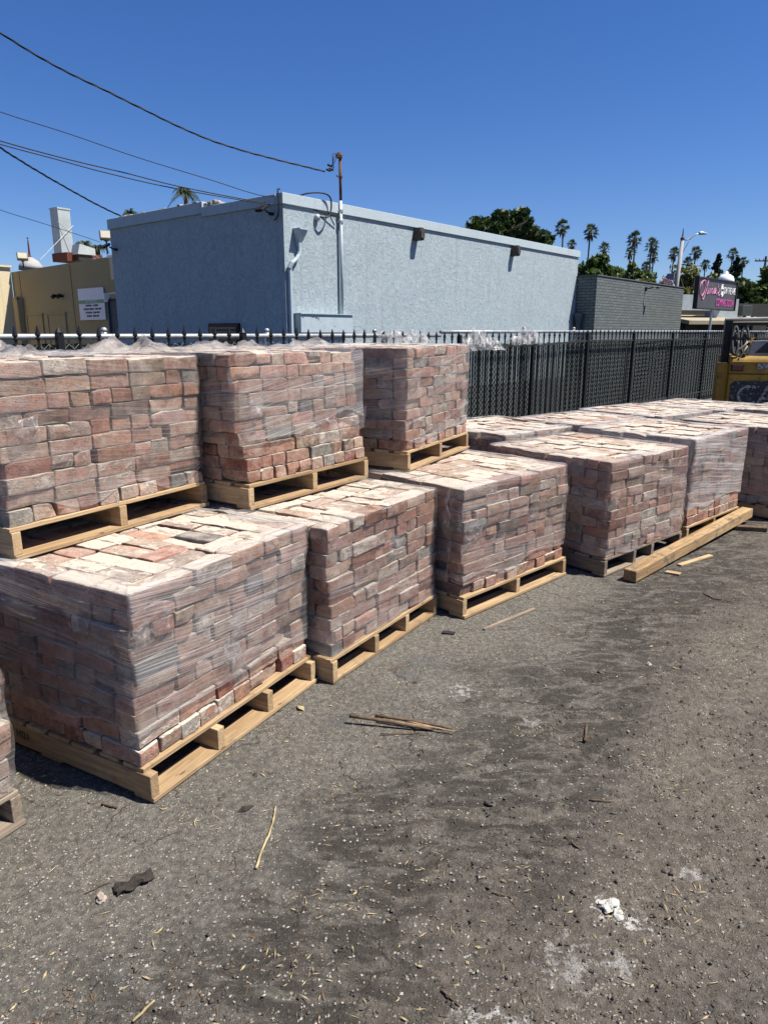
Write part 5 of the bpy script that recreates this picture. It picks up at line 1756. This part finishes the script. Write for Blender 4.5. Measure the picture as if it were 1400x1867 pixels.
# bundle of dry stalks
root = empty('stalk_bundle', on_z(730, 1328)); tag(root, 'bundle of dry brown palm stalks on the asphalt before the second ground stack', 'stalks')
def stalk(p, q, z0, z1, r):
    a, c = on_z(*p) - root.location, on_z(*q) - root.location
    b = MB(); P = [a.lerp(c, t) + Vector((0, 0, z0 + (z1 - z0) * t + .006 * math.sin(3 * t + r * 900))) for t in np.linspace(0, 1, 8)]
    b.tube([tuple(p) for p in P], [r * (1 - .4 * t) for t in np.linspace(0, 1, 8)], 6); return b
stalk((637, 1318), (790, 1333), .026, .012, .0085).build('stalk', M['twig'], root, smooth=True)
stalk((684, 1311), (822, 1332), .012, .010, .0075).build('stalk', M['twig'], root, smooth=True)
stalk((690, 1316), (828, 1339), .016, .006, .0055).build('stalk', plain('tan_stalk', (.33, .23, .13), .9, 0, .3, 30, .2), root, smooth=True)
stalk((695, 1309), (806, 1336), .022, .012, .0045).build('stalk', plain('pale_stalk', (.40, .29, .17), .9, 0, .3, 30, .2), root, smooth=True)
stalk((693, 1341), (770, 1336), .005, .005, .003).build('stalk', M['twig'], root, smooth=True)
TW_ = 'twigs scattered over the yard'
stick('dry_twig', [(467, 1585), (476, 1553), (492, 1520), (500, 1490), (503, 1472)], .0042, 'straw', 'long pale dry twig on the asphalt below the nearest pallet corner', 'twig', TW_)
stick('dry_twig', [(243, 1866), (283, 1834)], .004, 'straw', 'straight pale stalk at the bottom edge of the photo', 'twig', TW_)
stick('dry_twig', [(155, 1630), (180, 1618), (202, 1608)], .0018, 'twig', 'thin dark twig next to the small pinkish rock', 'twig', TW_)
stick('dry_twig', [(186, 1467), (214, 1474)], .004, 'twig', 'short black twig in front of the nearest pallet', 'twig', TW_)
stick('dry_twig', [(1282, 1082), (1300, 1091), (1340, 1100)], .004, 'twig', 'dark bent twig on the dirt right of the timber beam', 'twig', TW_)
stick('dry_twig', [(1066, 1357), (1069, 1325)], .008, 'twig', 'stubby brown twig standing out of the straw tuft in the dirt', 'twig', TW_)
stick('dry_twig', [(1075, 1457), (1116, 1460)], .003, 'twig', 'thin brown twig lying crosswise in the middle of the dirt', 'twig', TW_)
stick('dry_twig', [(1040, 1541), (1060, 1554)], .0035, 'twig', 'short black twig in the dirt above the white plaster lump', 'twig', TW_)
stick('dry_twig', [(805, 1807), (838, 1835)], .003, 'twig', 'slim twig near the bottom edge in the dark dirt', 'twig', TW_)
stick('dry_twig', [(895, 1632), (930, 1640), (945, 1660)], .0022, 'twig', 'thin bent twig left of the white plaster lump', 'twig', TW_)


def lump(name, px, py, r, mat, label, cat, seed, group=None, sq=.7):
    rng = np.random.default_rng(seed); g = on_z(px, py); ijk, F = grid_topo(8, 8, 8)
    V = (ijk / 3.5 - 1.0); V = V / np.linalg.norm(V, axis=1, keepdims=True)
    n1 = Noise1(3, 10, 2, 5, seed); n2 = Noise1(3, 14, 7, 14, seed + 1)
    V = V * (1 + .28 * n1(V) + .16 * n2(V))[:, None] * r * np.array([1, .85, sq])
    b = MB(); b.add(V, F)
    o = b.build(name, M[mat], None, loc=(g.x, g.y, gz(g.x, g.y) + r * sq * .45), rz=rng.uniform(0, 6)); tag(o, label, cat, group); return o


lump('plaster_lump', 1108, 1654, .024, 'plaster', 'crumbling white plaster lump in the dirt at lower right', 'plaster', 5, None, .5)
lump('plaster_crumb', 1126, 1668, .013, 'plaster', 'white crumb just right of the plaster lump', 'plaster', 6, 'plaster crumbs beside the lump')
lump('plaster_crumb', 1090, 1645, .009, 'plaster', 'small white crumb just left of the plaster lump', 'plaster', 7, 'plaster crumbs beside the lump')
lump('small_rock', 185, 1638, .015, 'rockpink', 'small pinkish rock on the asphalt left of the bark piece', 'rock', 8)
lump('small_rock', 1183, 1212, .011, 'plaster', 'small white stone on the dirt at the right', 'rock', 9)
lump('dirt_clod', 1095, 1227, .016, 'darkstone', 'small dark clod left of the white stone on the dirt', 'clod', 10, None, .5)
lump('dirt_clod', 895, 1466, .017, 'darkstone', 'dark clod in the middle of the dirt', 'clod', 11, None, .6)
lump('dirt_clod', 467, 1412, .012, 'darkstone', 'dark clod right of the nearest pallet corner', 'clod', 12, None, .6)
lump('dirt_clod', 757, 1244, .010, 'darkstone', 'tiny black clod in front of the second pallet', 'clod', 13, None, .6)
g = on_z(450, 1474); b = MB(); V = [(-.035, 0, .004), (-.01, .013, .010), (.03, 0, .006), (-.01, -.013, .006), (-.01, 0, .014)]; b.add(V, [(0, 3, 4), (3, 2, 4), (2, 1, 4), (1, 0, 4), (0, 1, 2, 3)])
tag(b.build('dead_leaf', M['barkpiece'], None, loc=(g.x, g.y, gz(g.x, g.y)), rz=.6), 'curled dark dead leaf on the asphalt above the long twig', 'leaf')
g = on_z(548, 1291); b = MB(); V = [(-.03, 0, .004), (-.01, .016, .012), (.028, .004, .006), (.0, -.016, .004), (0, 0, .014)]; b.add(V, [(0, 3, 4), (3, 2, 4), (2, 1, 4), (1, 0, 4), (0, 1, 2, 3)])
tag(b.build('dead_leaf', M['straw'], None, loc=(g.x, g.y, gz(g.x, g.y)), rz=2.2), 'tan dry leaf on the asphalt in front of the second pallet', 'leaf')

# gravel, straw and needles nobody could count
rng = np.random.default_rng(77)


def scatter(n, near=1.0, far=6.0, power=1.5):
    Y = near + (far - near) * rng.random(n) ** power
    X = (rng.random(n) * 1.3 - .62) * Y * 1.12
    return X, Y


def clear_of_stacks(X, Y):
    ok = np.ones(len(X), bool)
    for s in ALLST:
        if s.z0 > .1: continue
        dx, dy = X - s.N[0], Y - s.N[1]
        lu = dx * s.u[0] + dy * s.u[1]; lv = dx * s.v[0] + dy * s.v[1]
        ok &= ~((lu > -.02) & (lu < 1.02) & (lv > -.02) & (lv < 1.04))
    return ok


def pebbles(name, n, r0, r1, mat, dirt_bias, kindname):
    X, Y = scatter(n)
    q = .8 * X - .6 * Y + .35 * n_lo(np.column_stack([X, Y])); dm = 1 / (1 + np.exp(-(q + 1.05) * 7))
    keep = clear_of_stacks(X, Y) & (rng.random(n) < (dm if dirt_bias > 0 else 1 - .75 * dm))
    X, Y = X[keep], Y[keep]; Z = ground_h(np.column_stack([X, Y])); m = len(X)
    O = np.array([(1, 0, 0), (-1, 0, 0), (0, 1, 0), (0, -1, 0), (0, 0, 1), (0, 0, -1)], float)
    T = np.array([(0, 2, 4), (2, 1, 4), (1, 3, 4), (3, 0, 4), (2, 0, 5), (1, 2, 5), (3, 1, 5), (0, 3, 5)])
    r = r0 + (r1 - r0) * rng.random(m) ** 2.6
    V = O[None] * rng.uniform(.55, 1.25, (m, 6, 1)) * r[:, None, None] * np.array([1, .8, .65])
    a = rng.uniform(0, 6.28, m); ca, sa = np.cos(a)[:, None], np.sin(a)[:, None]
    V = np.stack([V[..., 0] * ca - V[..., 1] * sa, V[..., 0] * sa + V[..., 1] * ca, V[..., 2]], 2) + np.stack([X, Y, Z + r * .3], 1)[:, None]
    b = MB(); b.add(V.reshape(-1, 3), (T[None] + 6 * np.arange(m)[:, None, None]).reshape(-1, 3))
    tag(b.build(name, M[mat]), kind='stuff')


pebbles('gravel', 22000, .0013, .006, 'stone', -1, 'g')
pebbles('crumbled_dirt', 17000, .0018, .0095, 'darkstone', 1, 'd')
pebbles('dirt_gravel', 15000, .0013, .0065, 'stone', 1, 'g')


def litter(name, n, l0, l1, w, mat, clumps, spread):
    cx, cy = scatter(clumps, 1.1, 5.5)
    i = rng.integers(0, clumps, n)
    loose = rng.random(n) < .45
    X = np.where(loose, 0, cx[i] + rng.normal(0, spread, n)); Y = np.where(loose, 0, cy[i] + rng.normal(0, spread * .6, n))
    lx_, ly_ = scatter(n, 1.0, 5.5); X = np.where(loose, lx_, X); Y = np.where(loose, ly_, Y)
    k = clear_of_stacks(X, Y); X, Y = X[k], Y[k]; m = len(X)
    Z = ground_h(np.column_stack([X, Y])) + .0025
    L = l0 + (l1 - l0) * rng.random(m) ** 2; a = rng.uniform(0, 6.28, m); t = rng.normal(0, .10, m)
    d = np.stack([np.cos(a) * np.cos(t), np.sin(a) * np.cos(t), np.abs(np.sin(t))], 1); s_ = np.stack([-np.sin(a), np.cos(a), np.zeros(m)], 1)
    P = np.stack([X, Y, Z], 1); ww = (w * rng.uniform(.6, 1.6, m))[:, None]
    up_ = np.array([0, 0, 1.0]) * ww * .8
    V = np.stack([P, P + d * L[:, None] * .5 + s_ * ww, P + d * L[:, None], P + d * L[:, None] * .5 - s_ * ww, P + d * L[:, None] * .5 + up_], 1)
    T = np.array([(0, 3, 4), (3, 2, 4), (2, 1, 4), (1, 0, 4)])
    b = MB(); b.add(V.reshape(-1, 3), (T[None] + 5 * np.arange(m)[:, None, None]).reshape(-1, 3))
    tag(b.build(name, M[mat]), kind='stuff')


litter('straw_litter', 900, .008, .040, .0013, 'straw', 26, .06)
litter('leaf_litter', 190, .018, .034, .0032, 'straw', 12, .22)
litter('needle_litter', 1100, .008, .035, .0008, 'needle', 22, .07)
litter('twig_litter', 420, .010, .055, .0015, 'twig', 18, .12)
# ink stamp on the nearest pallet
for o in bpy.data.objects:
    if o.name.startswith('wooden_pallet') and o.get('label', '').startswith('stamped'):
        text('stamped_number', '12312 1021', .042, M['stamp'], o, (-.0035, .70, .066), (math.pi / 2, 0, -math.pi / 2), .0006, 1.0)

# lettering becomes plain mesh
bpy.context.view_layer.update()
dg = bpy.context.evaluated_depsgraph_get()
for o in [o for o in bpy.data.objects if o.type == 'FONT']:
    me = bpy.data.meshes.new_from_object(o.evaluated_get(dg))
    n = bpy.data.objects.new('lettering', me); COL.objects.link(n)
    n.parent = o.parent; n.location = o.location; n.rotation_euler = o.rotation_euler; n.scale = o.scale
    bpy.data.objects.remove(o)
